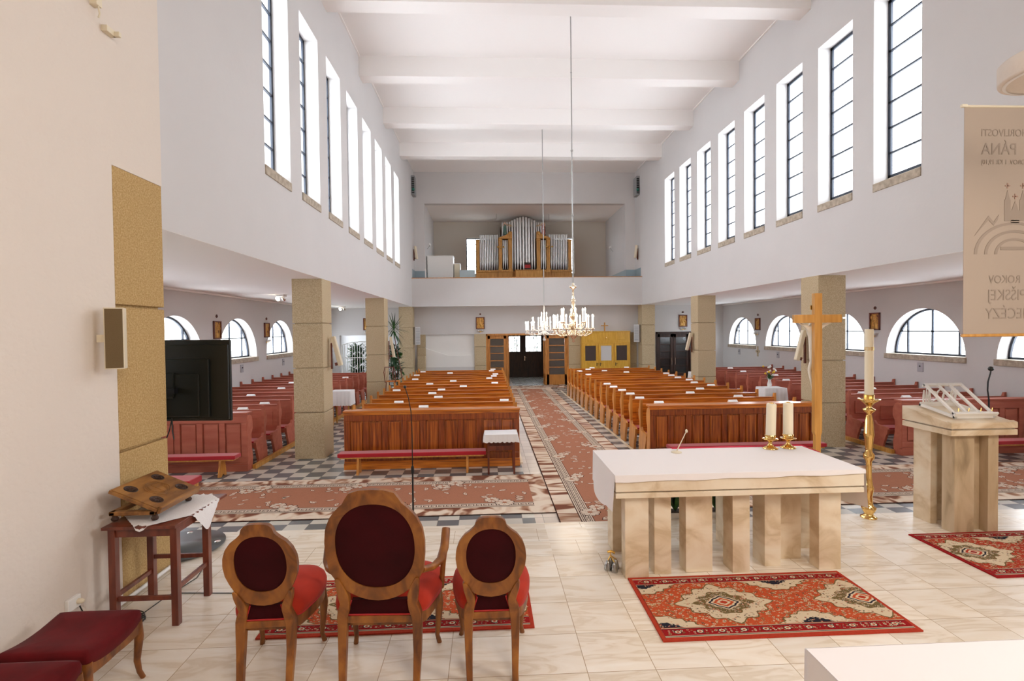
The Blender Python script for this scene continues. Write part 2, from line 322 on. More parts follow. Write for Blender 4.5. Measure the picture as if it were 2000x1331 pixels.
def tag(o, label, cat, group=None, kind=None):
    o['label'] = label; o['category'] = cat
    if group: o['group'] = group
    if kind: o['kind'] = kind
    return o
def thing(name, label, cat, loc=(0, 0, 0), rz=0., group=None):
    o = bpy.data.objects.new(name, None); COL.objects.link(o); o.empty_display_size = .1; o.location = loc; o.rotation_euler = (0, 0, rz)
    return tag(o, label, cat, group)
def struct(name, g, mats, parent=None, **k):
    return ob(name, g, mats, parent, kind=None if parent is not None else 'structure', **k)
def dup(o, loc=None, rz=None, label=None, group=None, parent=None):
    c = o.copy(); COL.objects.link(c)
    if parent is not None: c.parent = parent
    else: c.parent = None
    if loc is not None: c.location = loc
    if rz is not None: c.rotation_euler = (0, 0, rz)
    if label: c['label'] = label
    if group: c['group'] = group
    for ch in list(KIDS.get(o.name, o.children)): dup(ch, parent=c)
    return c
KIDS = {}
def skin(name, pts, edges, m, parent=None, loc=(0, 0, 0), rz=0, sub=1):
    """pts: (x,y,z,r)"""
    me = bpy.data.meshes.new(name); me.from_pydata([p[:3] for p in pts], edges, []); me.materials.append(M[m])
    o = bpy.data.objects.new(name, me); COL.objects.link(o); o.location = loc; o.rotation_euler = (0, 0, rz)
    if parent is not None: o.parent = parent
    md = o.modifiers.new('skin', 'SKIN'); md.use_smooth_shade = True
    for i, p in enumerate(pts):
        r = p[3] if isinstance(p[3], tuple) else (p[3], p[3]); me.skin_vertices[0].data[i].radius = r
    me.skin_vertices[0].data[0].use_root = True
    s = o.modifiers.new('smooth', 'SUBSURF'); s.levels = sub; s.render_levels = sub
    return o
ORD = ['first', 'second', 'third', 'fourth', 'fifth', 'sixth', 'seventh', 'eighth', 'ninth', 'tenth', 'eleventh', 'twelfth', 'thirteenth', 'fourteenth', 'fifteenth', 'sixteenth']
# ================================================================ SETTING
XL, XR, ZA, ZC, YB = -3.5, 7.34, 3.84, 10.40, 25.1
AXL, AXR, SZ = -7.83, 11.67, .40
WY0, WP, WW = 8.36, 1.6316, 1.07
def wall_x(name, x0, x1, ycuts, z0, z1, holes, m='plaster'):
    """wall lying in a Y-Z plane, holes = (ya, yb, za, zb)"""
    ys = sorted(set([ycuts[0], ycuts[1]]+[h[i] for h in holes for i in (0, 1)])); zs = sorted(set([z0, z1]+[h[i] for h in holes for i in (2, 3)]))
    g = G()
    for a, b in zip(ys, ys[1:]):
        run = None
        for c, d in zip(zs, zs[1:]):
            hit = any(h[0] <= (a+b)/2 <= h[1] and h[2] <= (c+d)/2 <= h[3] for h in holes)
            if not hit: run = (run[0], d) if run else (c, d)
            if hit or d == zs[-1]:
                if run: g.box(x0, x1, a, b, run[0], run[1])
                run = None
    return g
# floors
g = G(); g.box(-8.4, 12.3, 5.0, 29.6, -.2, 0); struct('floor', g, 'checker')
g = G()
g.box(-8.4, 12.3, -6, 6.03, .27, .40); struct('floor_sanctuary', g, 'travertine', bevel=.006)
for k, (a, z) in enumerate(((6.31, .267), (6.59, .133))):
    g = G(); g.box(-8.4, 12.3, 5.5, a, z-.133, z-.001); struct('trim_%d' % (k+1), g, 'marble', bevel=.006)
# nave walls with clerestory
cl = [(WY0+WP*k, WY0+WP*k+WW, 5.23, 8.82) for k in range(8)]
g = wall_x('', -3.95, XL, (5.13, YB), ZA, 10.9, cl); wl = struct('wall_left', g, 'plaster')
g = wall_x('', XR, 7.79, (5.13, YB), ZA, 10.9, cl); wr = struct('wall_right', g, 'plaster')
# sanctuary walls
g = G(); g.box(-3.6, -3.13, -6, 4.47, SZ, 10.9); g.box(-3.95, -3.13, 4.47, 5.13, 4.125, 10.9); g.box(-3.95, -3.6, -6, 4.47, SZ, 10.9)
struct('wall_sanctuary_left', g, 'rough_plaster')
g2 = wall_x('', 6.97, 7.6, (-6, 4.47), SZ, 4.125, [(-1.1, 1.9, 2.6, 6.6)]); g = wall_x('', 6.97, 7.6, (-6, 5.13), 4.125, 10.9, [(-1.1, 1.9, 2.6, 6.6)]); g.add(g2.v, g2.f); struct('wall_sanctuary_right', g, 'rough_plaster')
e = bpy.data.objects.new('window_40', None); COL.objects.link(e); e['kind'] = 'structure'; e.location = (7.3, -1.1, 2.6); g = G()
for i in range(4): g.box(-.03, .03, i-.03, i+.03, 0, 4)
for i in range(5): g.box(-.03, .03, 0, 3, i-.03, i+.03)
ob('window_frame', g, 'iron', e); g = G(); g.box(.03, .036, 0, 3, 0, 4); ob('window_glass', g, 'frost', e)
g = G(); g.box(-3.95, 7.6, -6.4, -6, 0, 10.9); struct('wall_apse', g, 'rough_plaster')
def stone_pier(name, x0, x1, y0, y1, z0, z1, joints, m='stone'):
    g = G(); zs = [z0]+[z for z in joints if z0 < z < z1]+[z1]
    for a, b in zip(zs, zs[1:]): g.box(x0, x1, y0, y1, a+(.011 if a != z0 else 0), b-(.011 if b != z1 else 0))
    g.box(x0+.035, x1-.035, y0+.035, y1-.035, z0, z1)
    o = struct(name, g, m, bevel=.008); return o
stone_pier('column', -3.90, -3.13, 4.475, 5.125, SZ, 4.125, (1.70, 2.946), 'stone2')
stone_pier('column', 6.97, 7.6, 4.475, 5.125, SZ, 4.125, (1.70, 2.946), 'stone2')
J1, J2 = (.99, 1.94, 2.89), (.985, 1.91, 2.88)
for s in (0, 1):
    for y, j in ((11.05, J1), (17.57, J2), (24.08, J2)):
        x0, x1 = ((XL-.63, XL) if s == 0 else (XR, XR+.63))
        stone_pier('column', x0, x1, y, y+.63, 0, ZA, j)
# ceilings
g = G(); g.box(-3.95, 7.79, -6.4, YB+.3, ZC, 10.9); struct('ceiling', g, 'ceil')
for k in range(6):
    y = 4.73+3.29*k
    g = G(); g.box(XL-.02 if y > 5 else -3.13, (XR+.02) if y > 5 else 6.97, y, y+.44, 9.84, ZC+.05); struct('ceiling_beam', g, 'ceil', bevel=.01)
for nm, a, b in (('ceiling_aisle_left', -8.35, -3.503), ('ceiling_aisle_right', 7.343, 12.2)):
    g = G(); g.box(a, b, 5.13, 24.9, ZA-.004, ZA+.002); g.box(a if a < 0 else 7.79, b if a > 0 else -3.95, -2, 24.9, ZA, ZA+.25); struct(nm, g, 'ceil')
g = G(); g.box(-3.95, 7.79, 24.2, 24.9, ZA, ZA+.25); struct('ceiling_gallery', g, 'ceil')
# cove trims
for k, (x, ya) in enumerate(((AXL+.03, 0), (AXR-.03, 0))):
    g = G(); g.box(x-.03, x+.03, 0, 24.85, ZA-.05, ZA+.01); struct('trim_%d' % (3+k), g, 'ceil')
for k, x in enumerate((XL+.02, XR-.02)):
    g = G()
    for q in range(-1, 6):
        y0 = 4.73+3.29*q+.44; y0 = max(y0, 5.14); y1 = min(4.73+3.29*(q+1), YB)
        if y1 > y0: g.box(x-.02, x+.02, y0, y1, ZC-.03, ZC+.01)
    struct('trim_%d' % (5+k), g, 'ceil')
# aisle walls with arched windows
def arch_wall(name, x0, x1, cs):
    holes = [(c-1.25, c+1.25, 1.90, 3.16) for c in cs]
    g = wall_x('', x0, x1, (-2, 25.2), 0, ZA+.2, holes)
    n = 18
    for c in cs:
        for sgn in (-1, 1):
            pts = [(c+sgn*1.25*cos(pi/2*i/n), 1.90+1.26*sin(pi/2*i/n)) for i in range(n+1)]
            for p, q in zip(pts, pts[1:]):
                g.prism([p, (p[0], 3.16), (q[0], 3.16), q] if sgn > 0 else [p, q, (q[0], 3.16), (p[0], 3.16)], 'x', x0, x1) if abs(p[0]-q[0]) > 1e-6 else None
    return struct(name, g, 'plaster')
AC = [13.23+3.27*k for k in range(-4, 4)]
arch_wall('wall_aisle_left', AXL-.42, AXL, AC); arch_wall('wall_aisle_right', AXR, AXR+.42, AC)
# clerestory windows
nwin = 0
def clerestory(xw, sgn, y):
    global nwin; nwin += 1
    e = bpy.data.objects.new('window_%d' % nwin, None); COL.objects.link(e); e['kind'] = 'structure'; e.location = (xw, y, 5.23)
    xg = sgn*.30
    g = G(); f = .065
    z0, z1 = .25, 3.59
    g.box(xg-.02, xg+.02, 0, f, z0, z1); g.box(xg-.02, xg+.02, WW-f, WW, z0, z1); g.box(xg-.02, xg+.02, 0, WW, z1-f, z1); g.box(xg-.02, xg+.02, 0, WW, z0, z0+f)
    for i in range(1, 7):
        z = z0+(z1-z0)*i/7; g.box(xg-.02, xg+.02, 0, WW, z-.017, z+.017)
    ob('window_frame', g, 'iron', e)
    g = G(); g.box(xg-.003+sgn*.02, xg+.003+sgn*.02, 0, WW, z0, z1); ob('window_glass', g, 'frost', e)
    g = G(); g.prism([(-sgn*.02, 0), (sgn*.42, 0), (sgn*.42, .31), (sgn*.30, .27), (-sgn*.02, .15)], 'y', 0.001, WW-.001); ob('window_sill', g, 'sill', e, bevel=.006)
for k in range(8): clerestory(XL, -1, WY0+WP*k)
for k in range(8): clerestory(XR, 1, WY0+WP*k)
def archwin(xw, sgn, c, stay=False):
    global nwin; nwin += 1
    e = bpy.data.objects.new('window_%d' % nwin, None); COL.objects.link(e); e['kind'] = 'structure'; e.location = (xw, c, 1.90)
    xg = sgn*.29; g = G(); n = 24; R, H = 1.25, 1.26; f = .05
    for i in range(n):
        a, b = pi*i/n, pi*(i+1)/n
        g.prism([(R*cos(a), H*sin(a)), (R*cos(b), H*sin(b)), ((R-f)*cos(b), (H-f)*sin(b)), ((R-f)*cos(a), (H-f)*sin(a))], 'x', xg-.025, xg+.025)
    g.box(xg-.025, xg+.025, -R, R, .0, .05)
    for y in (-.8, 0, .8): g.box(xg-.02, xg+.02, y-.022, y+.022, 0, H*math.sqrt(1-(abs(y)/R)**2)-.02)
    g.box(xg-.02, xg+.02, -R*.86, R*.86, .62, .655)
    if stay: g.box(xg-sgn*.06-.01, xg-sgn*.06+.01, .3, 1.0, .54, .56); g.tube([(xg-sgn*.06, .35, .55), (xg-sgn*.07, 1.05, .05)], .008, 6)
    ob('window_frame', g, 'iron', e)
    g = G(); g.prism([(R*cos(pi*i/n), H*sin(pi*i/n)) for i in range(n+1)], 'x', xg+sgn*.03, xg+sgn*.036); ob('window_glass', g, 'frost', e)
    g = G(); g.box(*sorted((-sgn*.05, sgn*.42)), -R-.03, R+.03, -.14, .004); ob('window_sill', g, 'sill', e, bevel=.006)
for k, c in enumerate(AC):
    archwin(AXL, -1, c); archwin(AXR, 1, c, stay=(k == 5))
# back: piers and lintel of the gallery arch, niche
g = G(); g.box(-3.95, -3.0, YB, YB+.35, 3.9, 10.9); g.box(6.85, 7.79, YB, YB+.35, 3.9, 10.9); g.box(-3.0, 6.85, YB, YB+.35, 8.88, 10.9)
struct('wall_back', g, 'plaster')
g = G(); g.box(-3.3, -3.0, YB+.35, 29.3, 3.9, 9.1); g.box(6.85, 7.15, YB+.35, 29.3, 3.9, 9.1); struct('wall_gallery_sides', g, 'plaster')
g = G()
for a, b, c, d in ((-3.3, -1.17, 3.9, 9.1), (-1.17, 5.0, 7.97, 9.1), (-.05, 3.89, 3.9, 7.97), (5.0, 7.15, 3.9, 9.1), (-1.17, -.05, 3.9, 5.9), (3.89, 5.0, 3.9, 5.9)): g.box(a, b, 29.3, 29.6, c, d)
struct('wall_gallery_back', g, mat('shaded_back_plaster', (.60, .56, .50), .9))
g = G(); g.box(-3.3, 7.15, YB+.35, 29.6, 8.88, 9.1); struct('ceiling_gallery_niche', g, 'ceil')
g = G(); g.box(-3.5, 7.34, 24.2, 29.6, 4.05, 4.3); struct('floor_gallery', g, 'doorwood')
g = G(); g.box(XL, XR, 24.0, 24.2, ZA, 5.15); g.box(XL, XR, 23.98, 24.24, 5.15, 5.18, 1); struct('wall_gallery_parapet', g, ['plaster', 'doorwood'])
for k, (x0, x1, y0, y1) in enumerate(((-3.49, -3.01, YB-.012, YB), (6.86, 7.33, YB-.012, YB), (-3.0, -2.988, YB, 29.3), (6.838, 6.85, YB, 29.3), (XL, XL+.012, 24.2, YB), (XR-.012, XR, 24.2, YB))):
    g = G(); g.box(x0, x1, y0, y1, 4.3, 5.62); struct('baseboard_%d' % (k+1), g, 'blue')
for x0, x1 in ((-1.17, -.05), (3.89, 5.0)):
    nwin += 1; e = bpy.data.objects.new('window_%d' % nwin, None); COL.objects.link(e); e['kind'] = 'structure'; e.location = (x0, 29.42, 5.9)
    g = G(); w = x1-x0
    for a, b, c, d in ((0, .05, 0, 2.07), (w-.05, w, 0, 2.07), (0, w, 2.02, 2.07), (0, w, 0, .05), (w/2-.02, w/2+.02, 0, 2.07)): g.box(a, b, -.02, .02, c, d)
    for i in range(1, 5): g.box(0, w, -.015, .015, 2.07*i/5+.05, 2.07*i/5+.08)
    ob('window_frame', g, 'iron', e); g = G(); g.box(0, w, .02, .026, 0, 2.07); ob('window_glass', g, 'frost', e)
    lamp('sky_portal', 'AREA', ((x0+x1)/2, 29.6, 6.93), 1, size=1.1, size_y=2.1, rot=(radians(-90), 0, 0), portal=True)
# ground floor back wall, Y 24.9..25.2
g = G(); Y0, Y1 = 24.9, 25.2
for a, b, c, d in ((-3.5, 7.34, 2.53, 3.9), (-3.5, -3.0, 0, 2.53), (-.66, -.09, 0, 2.53), (3.94, 7.34, 0, 2.53), (-8.3, -7.1, 0, ZA+.2), (-7.1, -4.3, 2.53, ZA+.2), (-4.3, -3.5, 0, ZA+.2), (7.34, 8.35, 0, ZA+.2), (8.35, 9.97, 2.52, ZA+.2), (9.97, 12.2, 0, ZA+.2), (-3.0, -.66, 0, .94)): g.box(a, b, Y0, Y1, c, d)
struct('wall_back_lower', g, 'plaster')
g = G(); g.box(-3.0, -.66, 25.05, 25.2, .94, 2.53); g.prism([(-3.0, .94), (-.66, .94), (-.66, 1.50), (-1.92, 1.50), (-3.0, 1.86)], 'y', 24.92, 25.05); struct('wall_stair_recess', g, 'white')
for a, b in ((-3.4, -3.0), (-.66, -.09), (3.94, 4.52), (6.88, 7.30)): stone_pier('column', a, b, 24.84, 24.95, 0, 2.53, (.99, 1.91))
stone_pier('column', -3.36, -3.0, 24.55, 24.83, 0, 1.5, (.9,))
# narthex behind the entrance
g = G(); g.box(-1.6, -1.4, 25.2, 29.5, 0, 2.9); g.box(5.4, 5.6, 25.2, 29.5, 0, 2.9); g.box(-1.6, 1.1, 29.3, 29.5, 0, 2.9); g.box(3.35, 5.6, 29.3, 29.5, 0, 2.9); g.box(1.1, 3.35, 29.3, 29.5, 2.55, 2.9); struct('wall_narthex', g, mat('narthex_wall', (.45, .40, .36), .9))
g = G(); g.box(-1.6, 5.6, 25.2, 29.5, 2.75, 2.95); struct('ceiling_narthex', g, 'plaster')
def panel_door(name, x0, x1, y, z1, m, glassrows, parent=None):
    """framed glazed leaf, base at origin"""
    w = x1-x0; e = bpy.data.objects.new(name, None); COL.objects.link(e); e.location = (x0, y, 0)
    g = G(); s = .13; zb = .50
    g.box(0, s, -.03, .03, 0, z1); g.box(w-s, w, -.03, .03, 0, z1); g.box(0, w, -.03, .03, 0, zb); g.box(0, w, -.03, .03, z1-.16, z1)
    for i in range(1, glassrows): z = zb+(z1-.16-zb)*i/glassrows; g.box(s, w-s, -.02, .02, z-.02, z+.02)
    ob('door_frame', g, m, e, bevel=.004); g = G(); g.box(s, w-s, -.004, .004, zb, z1-.16); ob('door_glass', g, 'clearglass', e)
    return e
d = panel_door('door_1', -.02, .90, 24.98, 2.44, 'doorwood', 5); d['kind'] = 'structure'
d = panel_door('door_2', 2.86, 3.88, 24.98, 2.44, 'doorwood', 5); d['kind'] = 'structure'
g = G(); g.box(-.09, -.02, 24.86, 25.2, 0, 2.52); g.box(3.88, 3.94, 24.86, 25.2, 0, 2.52); g.box(-.09, 3.94, 24.86, 25.2, 2.44, 2.53); g.box(.90, .97, 24.9, 25.1, 0, 2.44); g.box(2.79, 2.86, 24.9, 25.1, 0, 2.44)
struct('trim_7', g, 'doorwood', bevel=.005)
for k, (xa, rot) in enumerate(((.97, 100), (2.79, 80))):   # inner leaves folded back into the narthex
    e = panel_door('door_%d' % (3+k), 0, .9, 0, 2.40, 'doorwood', 5); e.location = (xa+(.04 if k == 0 else -.04), 25.12, 0); e.rotation_euler = (0, 0, radians(rot)); e['kind'] = 'structure'
    g = G(); g.tube([(.84, -.05, .95), (.84, -.05, 1.25)], .012); ob('door_handle', g, 'silver', e)
for k, (x0, x1) in enumerate(((1.10, 2.05), (2.05, 3.35))):
    e = bpy.data.objects.new('door_%d' % (5+k), None); COL.objects.link(e); e.location = (x0, 29.32, 0); e['kind'] = 'structure'
    w = x1-x0; a, b = (.10, w-.22) if k == 0 else (.12, w-.30); g = G()
    g.box(0, w, -.03, .03, 0, 1.46); g.box(0, a, -.03, .03, 1.46, 2.55); g.box(b, w, -.03, .03, 1.46, 2.55); g.box(a, b, -.03, .03, 2.34, 2.55); ob('door_leaf', g, 'darkwood', e, bevel=.004)
    g = G()
    for i in range(1, 4): g.box(a+(b-a)*i/4-.012, a+(b-a)*i/4+.012, -.02, .0, 1.46, 2.34)
    ob('door_bars', g, 'blackm', e); g = G(); g.box(a, b, .005, .009, 1.46, 2.34); ob('door_glass', g, 'clearglass', e)
    if k: g = G(); g.box(.03, .07, -.05, -.03, .95, 1.2); g.tube([(.05, -.05, 1.1), (.05, -.09, 1.1), (.16, -.09, 1.1)], .01); ob('door_handle', g, 'silver', e)
# right aisle double door
for k, x0 in enumerate((8.37, 9.17)):
    e = panel_door('door_%d' % (7+k), x0, x0+.78, 24.95, 2.42, 'darkwood', 5); e['kind'] = 'structure'
    g = G(); x = .70 if k == 0 else .08; g.tube([(x, -.06, .9), (x, -.06, 1.25)], .014); ob('door_handle', g, 'silver', e)
g = G(); g.box(8.28, 8.36, 24.86, 25.1, 0, 2.52); g.box(9.96, 10.04, 24.86, 25.1, 0, 2.52); g.box(8.28, 10.04, 24.86, 25.1, 2.43, 2.53); g.box(8.3, 10, 25.25, 25.3, 0, 2.5, 1); struct('trim_8', g, ['darkwood', 'black'])
# side chapel behind the left aisle
g = G(); g.box(-8.3, -8.1, 25.2, 28.5, 0, 1.0); g.box(-8.3, -8.1, 25.2, 25.9, 1.0, 3.2); g.box(-8.3, -8.1, 27.6, 28.5, 1.0, 3.2); g.box(-8.3, -7.3, 28.3, 28.5, 0, 3.2); g.box(-6.4, -3.4, 28.3, 28.5, 0, 3.2); g.box(-7.3, -6.4, 28.3, 28.5, 0, 3.2); g.box(-3.6, -3.4, 25.2, 28.5, 0, 3.2); g.box(-8.3, -3.4, 25.2, 28.5, 3.1, 3.3)
struct('wall_chapel', g, 'plaster'); lamp('sky_portal', 'AREA', (-8.35, 26.8, 1.8), 1, size=2.2, size_y=1.8, rot=(0, -pi/2, 0), portal=True)
# kerbs of the pew platforms
for k, (xa, xb) in enumerate(((-4.70, -4.62), (8.46, 8.54))):
    g = G(); g.box(xa, xb, 10.35, 22.2, 0, .085); struct('trim_%d' % (9+k), g, 'oak', bevel=.005)
for k, (xa, xb) in enumerate(((.62, .68), (3.16, 3.22))):
    g = G(); g.box(xa, xb, 10.3, 22.4, 0, .012); struct('trim_%d' % (11+k), g, 'marble')
g = G(); g.box(-8.3, -3.95, -2.2, -2, 0, 4.1); g.box(7.6, 12.2, -2.2, -2, 0, 4.1); struct('wall_aisle_ends', g, 'plaster')
# ================================================================ PEWS
ENDP = [(-.30, 0), (.05, 0), (.09, .10), (.09, .26), (.03, .46), (.03, .72), (.075, .79), (.10, .84), (.10, .95), (.05, 1.01), (-.005, 1.17), (-.05, 1.175), (-.055, .60), (-.11, .53), (-.40, .51), (-.44, .47), (-.43, .38), (-.385, .30), (-.31, .10)]
def make_pew(name, length, body, endm, label, cat, group):
    t = thing(name, label, cat, group=group); L2 = length/2
    for s in (-1, 1):
        g = G(); xa = s*L2; g.prism(ENDP, 'x', *sorted((xa, xa-s*.05))); ob('end_panel', g, endm, t, bevel=.006)
    g = G(); g.box(-L2+.05, L2-.05, -.045, -.015, .40, 1.075)
    n = max(3, round(length/.62)); w = (length-.1)/n
    for i in range(n):
        x0 = -L2+.05+i*w+.10; x1 = x0+w-.20
        for a, b, c, d in ((x0, x1, .62, .64), (x0, x1, .90, .92), (x0, x0+.02, .62, .92), (x1-.02, x1, .62, .92)): g.box(a, b, -.057, -.044, c, d)
    ob('backrest', g, body, t)
    g = G(); g.prism([(-.06, 1.085), (-.055, 1.055), (.13, 1.02), (.135, 1.045), (.01, 1.085)], 'x', -L2+.05, L2-.05); ob('book_ledge', g, body, t, bevel=.004)
    g = G(); g.box(-L2+.05, L2-.05, -.42, -.045, .425, .455); g.box(-L2+.05, L2-.05, -.41, -.38, .36, .425); ob('seat', g, body, t, bevel=.004)
    g = G(); g.box(-L2+.06, L2-.06, -.41, -.06, .456, .495); ob('seat_cushion', g, 'cushion', t, bevel=.012)
    g = G(); g.box(-L2+.05, L2-.05, .13, .27, .14, .18); ob('kneeler', g, 'lgrey', t, bevel=.01)
    return t
def clone_root(root, loc, rz, label):
    return dup(root, loc, rz, label)
PEW_Y = [10.83+.775*k for k in range(14)]
pn = make_pew('church_pew', 3.43, 'pine', 'pine_end', 'varnished pine pew left of the carpet runner, first row behind the front panel', 'pew', 'varnished pine pews of the nave')
pn.location = (-1.115, PEW_Y[0], 0); pew_spots = []
for side, xc, txt in ((0, -1.115, 'left'), (1, 4.955, 'right')):
    for k, y in enumerate(PEW_Y):
        pew_spots.append((side, k, xc, y))
        if side == 0 and k == 0: continue
        dup(pn, (xc, y, 0), 0, 'varnished pine pew %s of the carpet runner, %s row behind the front panel' % (txt, ORD[k]))
pa = make_pew('aisle_pew', 3.09, 'pink', 'pink', 'dusty red painted pew in the left aisle, first row behind the front panel', 'pew', 'dusty red pews of the side aisles')
AP_Y = [11.02+.788*k for k in range(13)]; pa.location = (-6.27, AP_Y[0], 0)
for side, xc, txt in ((0, -6.27, 'left'), (1, 10.11, 'right')):
    for k, y in enumerate(AP_Y):
        if side == 0 and k == 0: continue
        dup(pa, (xc, y, 0), 0, 'dusty red painted pew in the %s aisle, %s row behind the front panel' % (txt, ORD[k]))
def front_panel(name, x0, x1, y, n, body, bodyv, endm, label, group, ret=False):
    t = thing(name, label, 'pew front', (0, y, 0), group=group)
    g = G(); h = 1.115
    g.box(x0, x1, 0, .03, .02, h-.02); ob('board', g, bodyv, t)
    g = G(); g.box(x0-.01, x1+.01, -.05, .05, 0, .12); g.box(x0-.005, x1+.005, -.04, .0, .12, .16); ob('plinth', g, body, t, bevel=.005)
    g = G(); g.box(x0-.02, x1+.02, -.05, .17, h, h+.035); g.box(x0-.01, x1+.01, -.035, .0, h-.05, h); ob('top_rail', g, body, t, bevel=.006)
    g = G(); w = (x1-x0-.10)/n; st = .055
    g.box(x0, x1, -.035, 0, h-.17, h-.05); g.box(x0, x1, -.035, 0, .16, .28); g.box(x0, x0+.11, -.035, 0, .28, h-.17); g.box(x1-.11, x1, -.035, 0, .28, h-.17)
    for i in range(1, n): xm = x0+.05+w*i; g.box(xm-st, xm+st, -.035, 0, .28, h-.17)
    ob('frame', g, body if body == 'pink' else 'pine_frame', t, bevel=.008)
    for i in range(n):
        a, b = x0+.05+w*i+(st if i else .06), x0+.05+w*(i+1)-(st if i < n-1 else .06)
        g = G(); g.box(a+.022, b-.022, -.022, 0, .302, h-.192); ob('field_panel', g, bodyv, t, bevel=.012)
    for s in (0, 1):
        g = G(); xa = x0-.005 if s == 0 else x1-.045
        g.prism([(-.02, 0), (.17, 0), (.20, .25), (.15, .48), (.15, .70), (.21, .80), (.21, .95), (.17, 1.05), (.10, h-.02), (-.02, h-.02)], 'x', xa, xa+.05); ob('end_panel', g, endm, t, bevel=.006)
    return t
front_panel('pew_front_panel', -2.83, .60, 10.15, 9, 'pine', 'pine_v', 'pine_end', 'panelled varnished pine front of the pew block left of the carpet runner', 'pew front panels')
front_panel('pew_front_panel', 3.24, 6.67, 10.15, 9, 'pine', 'pine_v', 'pine_end', 'panelled varnished pine front of the pew block behind the altar candles', 'pew front panels')
front_panel('pew_front_panel', -7.80, -4.72, 10.22, 7, 'pink', 'pink', 'pink', 'panelled dusty red pew front in the left aisle behind the television', 'pew front panels')
front_panel('pew_front_panel', 8.56, 11.64, 10.22, 7, 'pink', 'pink', 'pink', 'panelled dusty red pew front in the right aisle behind the lectern', 'pew front panels')
# leaflets on the ledges
def leaflet(x, y, z, label, rz=0.):
    g = G(); g.prism([(-.045, .012), (.045, -.006), (.012, .052)], 'x', -.10, .10)
    return tag(ob('leaflet', g, 'paper', loc=(x, y, z), rz=rz), label, 'leaflet', 'white leaflets on the pew ledges')
lf = leaflet(0, 0, 0, 'x'); first = True
def put_leaf(x, y, label, z=1.076):
    global first
    if first: o = lf; first = False; o.location = (x, y+.06, z); o['label'] = label
    else: dup(lf, (x, y+.06, z), random.uniform(-.06, .06), label)
where = lambda f: 'near the carpet' if f > .8 else ('near the pillars' if f < .2 else ('left of its middle' if f < .45 else ('right of its middle' if f > .55 else 'at its middle')))
LL = {0: [.42], 1: [.22, .95], 2: [.47], 3: [.4], 4: [.08, .45], 5: [.62], 6: [.9, .3], 7: [.5], 8: [.85, .1], 9: [.9], 10: [.05, .92], 11: [.4], 12: [.88, .06], 13: [.9]}
for k, fs in LL.items():
    for f in fs: put_leaf(-2.75+3.27*f, PEW_Y[k], 'white leaflet on the %s pine pew left of the carpet, %s' % (ORD[k], where(f)))
where2 = lambda f: 'near the carpet' if f < .2 else ('near the pillars' if f > .8 else ('left of its middle' if f < .45 else ('right of its middle' if f > .55 else 'at its middle')))
RR = {0: [.11, .62], 1: [.05, .78], 2: [.05, .52], 3: [.05, .7], 4: [.04, .9], 5: [.04, .85], 6: [.9], 7: [.88], 8: [.9], 9: [.06, .93], 10: [.55], 11: [.35, .05], 12: [.2], 13: [.3, .75]}
for k, fs in RR.items():
    for f in fs: put_leaf(3.33+3.2*f, PEW_Y[k], 'white leaflet on the %s pine pew right of the carpet, %s' % (ORD[k], where2(f)))
for k, f in ((0, .86), (1, .9), (3, .55), (5, .6), (7, .5), (9, .93)): put_leaf(-7.7+2.9*f, AP_Y[k], 'white leaflet on the %s dusty red pew of the left aisle' % ORD[k])
for k, f in ((0, .25), (1, .1), (2, .4), (5, .1), (7, .3), (9, .2), (11, .3)): put_leaf(8.7+2.8*f, AP_Y[k], 'white leaflet on the %s dusty red pew of the right aisle' % ORD[k])
# padded benches in front
def bench(x0, x1, y, label, legs, h=.41):
    t = thing('padded_bench', label, 'bench', (0, y, 0), group='low padded benches before the pews')
    g = G(); g.box(x0, x1, -.13, .13, h-.075, h); ob('cushion', g, 'cushion', t, bevel=.015); g = G(); g.box(x0+.04, x1-.04, -.11, .11, h-.10, h-.076); ob('seat_board', g, 'oak', t)
    for x in legs:
        g = G(); g.prism([(-.13, 0), (-.06, 0), (0, .05), (.06, 0), (.13, 0), (.07, h-.10), (-.07, h-.10)], 'x', x-.02, x+.02, X=Matrix.Rotation(0, 4, 'Z')); ob('leg', g, 'pine_end', t, bevel=.004)
    return t
bench(-2.85, -.06, 9.82, 'low red padded bench before the pine pew front left of the carpet', (-2.48, -.42))
bench(3.5, 6.62, 9.82, 'low red padded bench seen just over the altar edge', (3.9, 6.2))
bench(-7.5, -4.75, 9.88, 'low red padded bench on wooden trestle legs in the left aisle', (-7.1, -5.05))
bench(8.9, 11.5, 9.67, 'low red padded bench in the right aisle, seen past the lectern', (9.35, 11.1))
t = thing('kneeling_stool', 'small red padded kneeler behind the stone pillar in the left aisle', 'kneeler', (-5.4, 8.83, .0165))
g = G(); g.box(-.45, .45, -.20, .20, .14, .25); ob('cushion', g, 'cushion', t, bevel=.02)
for s in (-1, 1): g = G(); g.box(s*.38-.02, s*.38+.02, -.17, .17, 0, .14); ob('leg', g, 'oak', t)
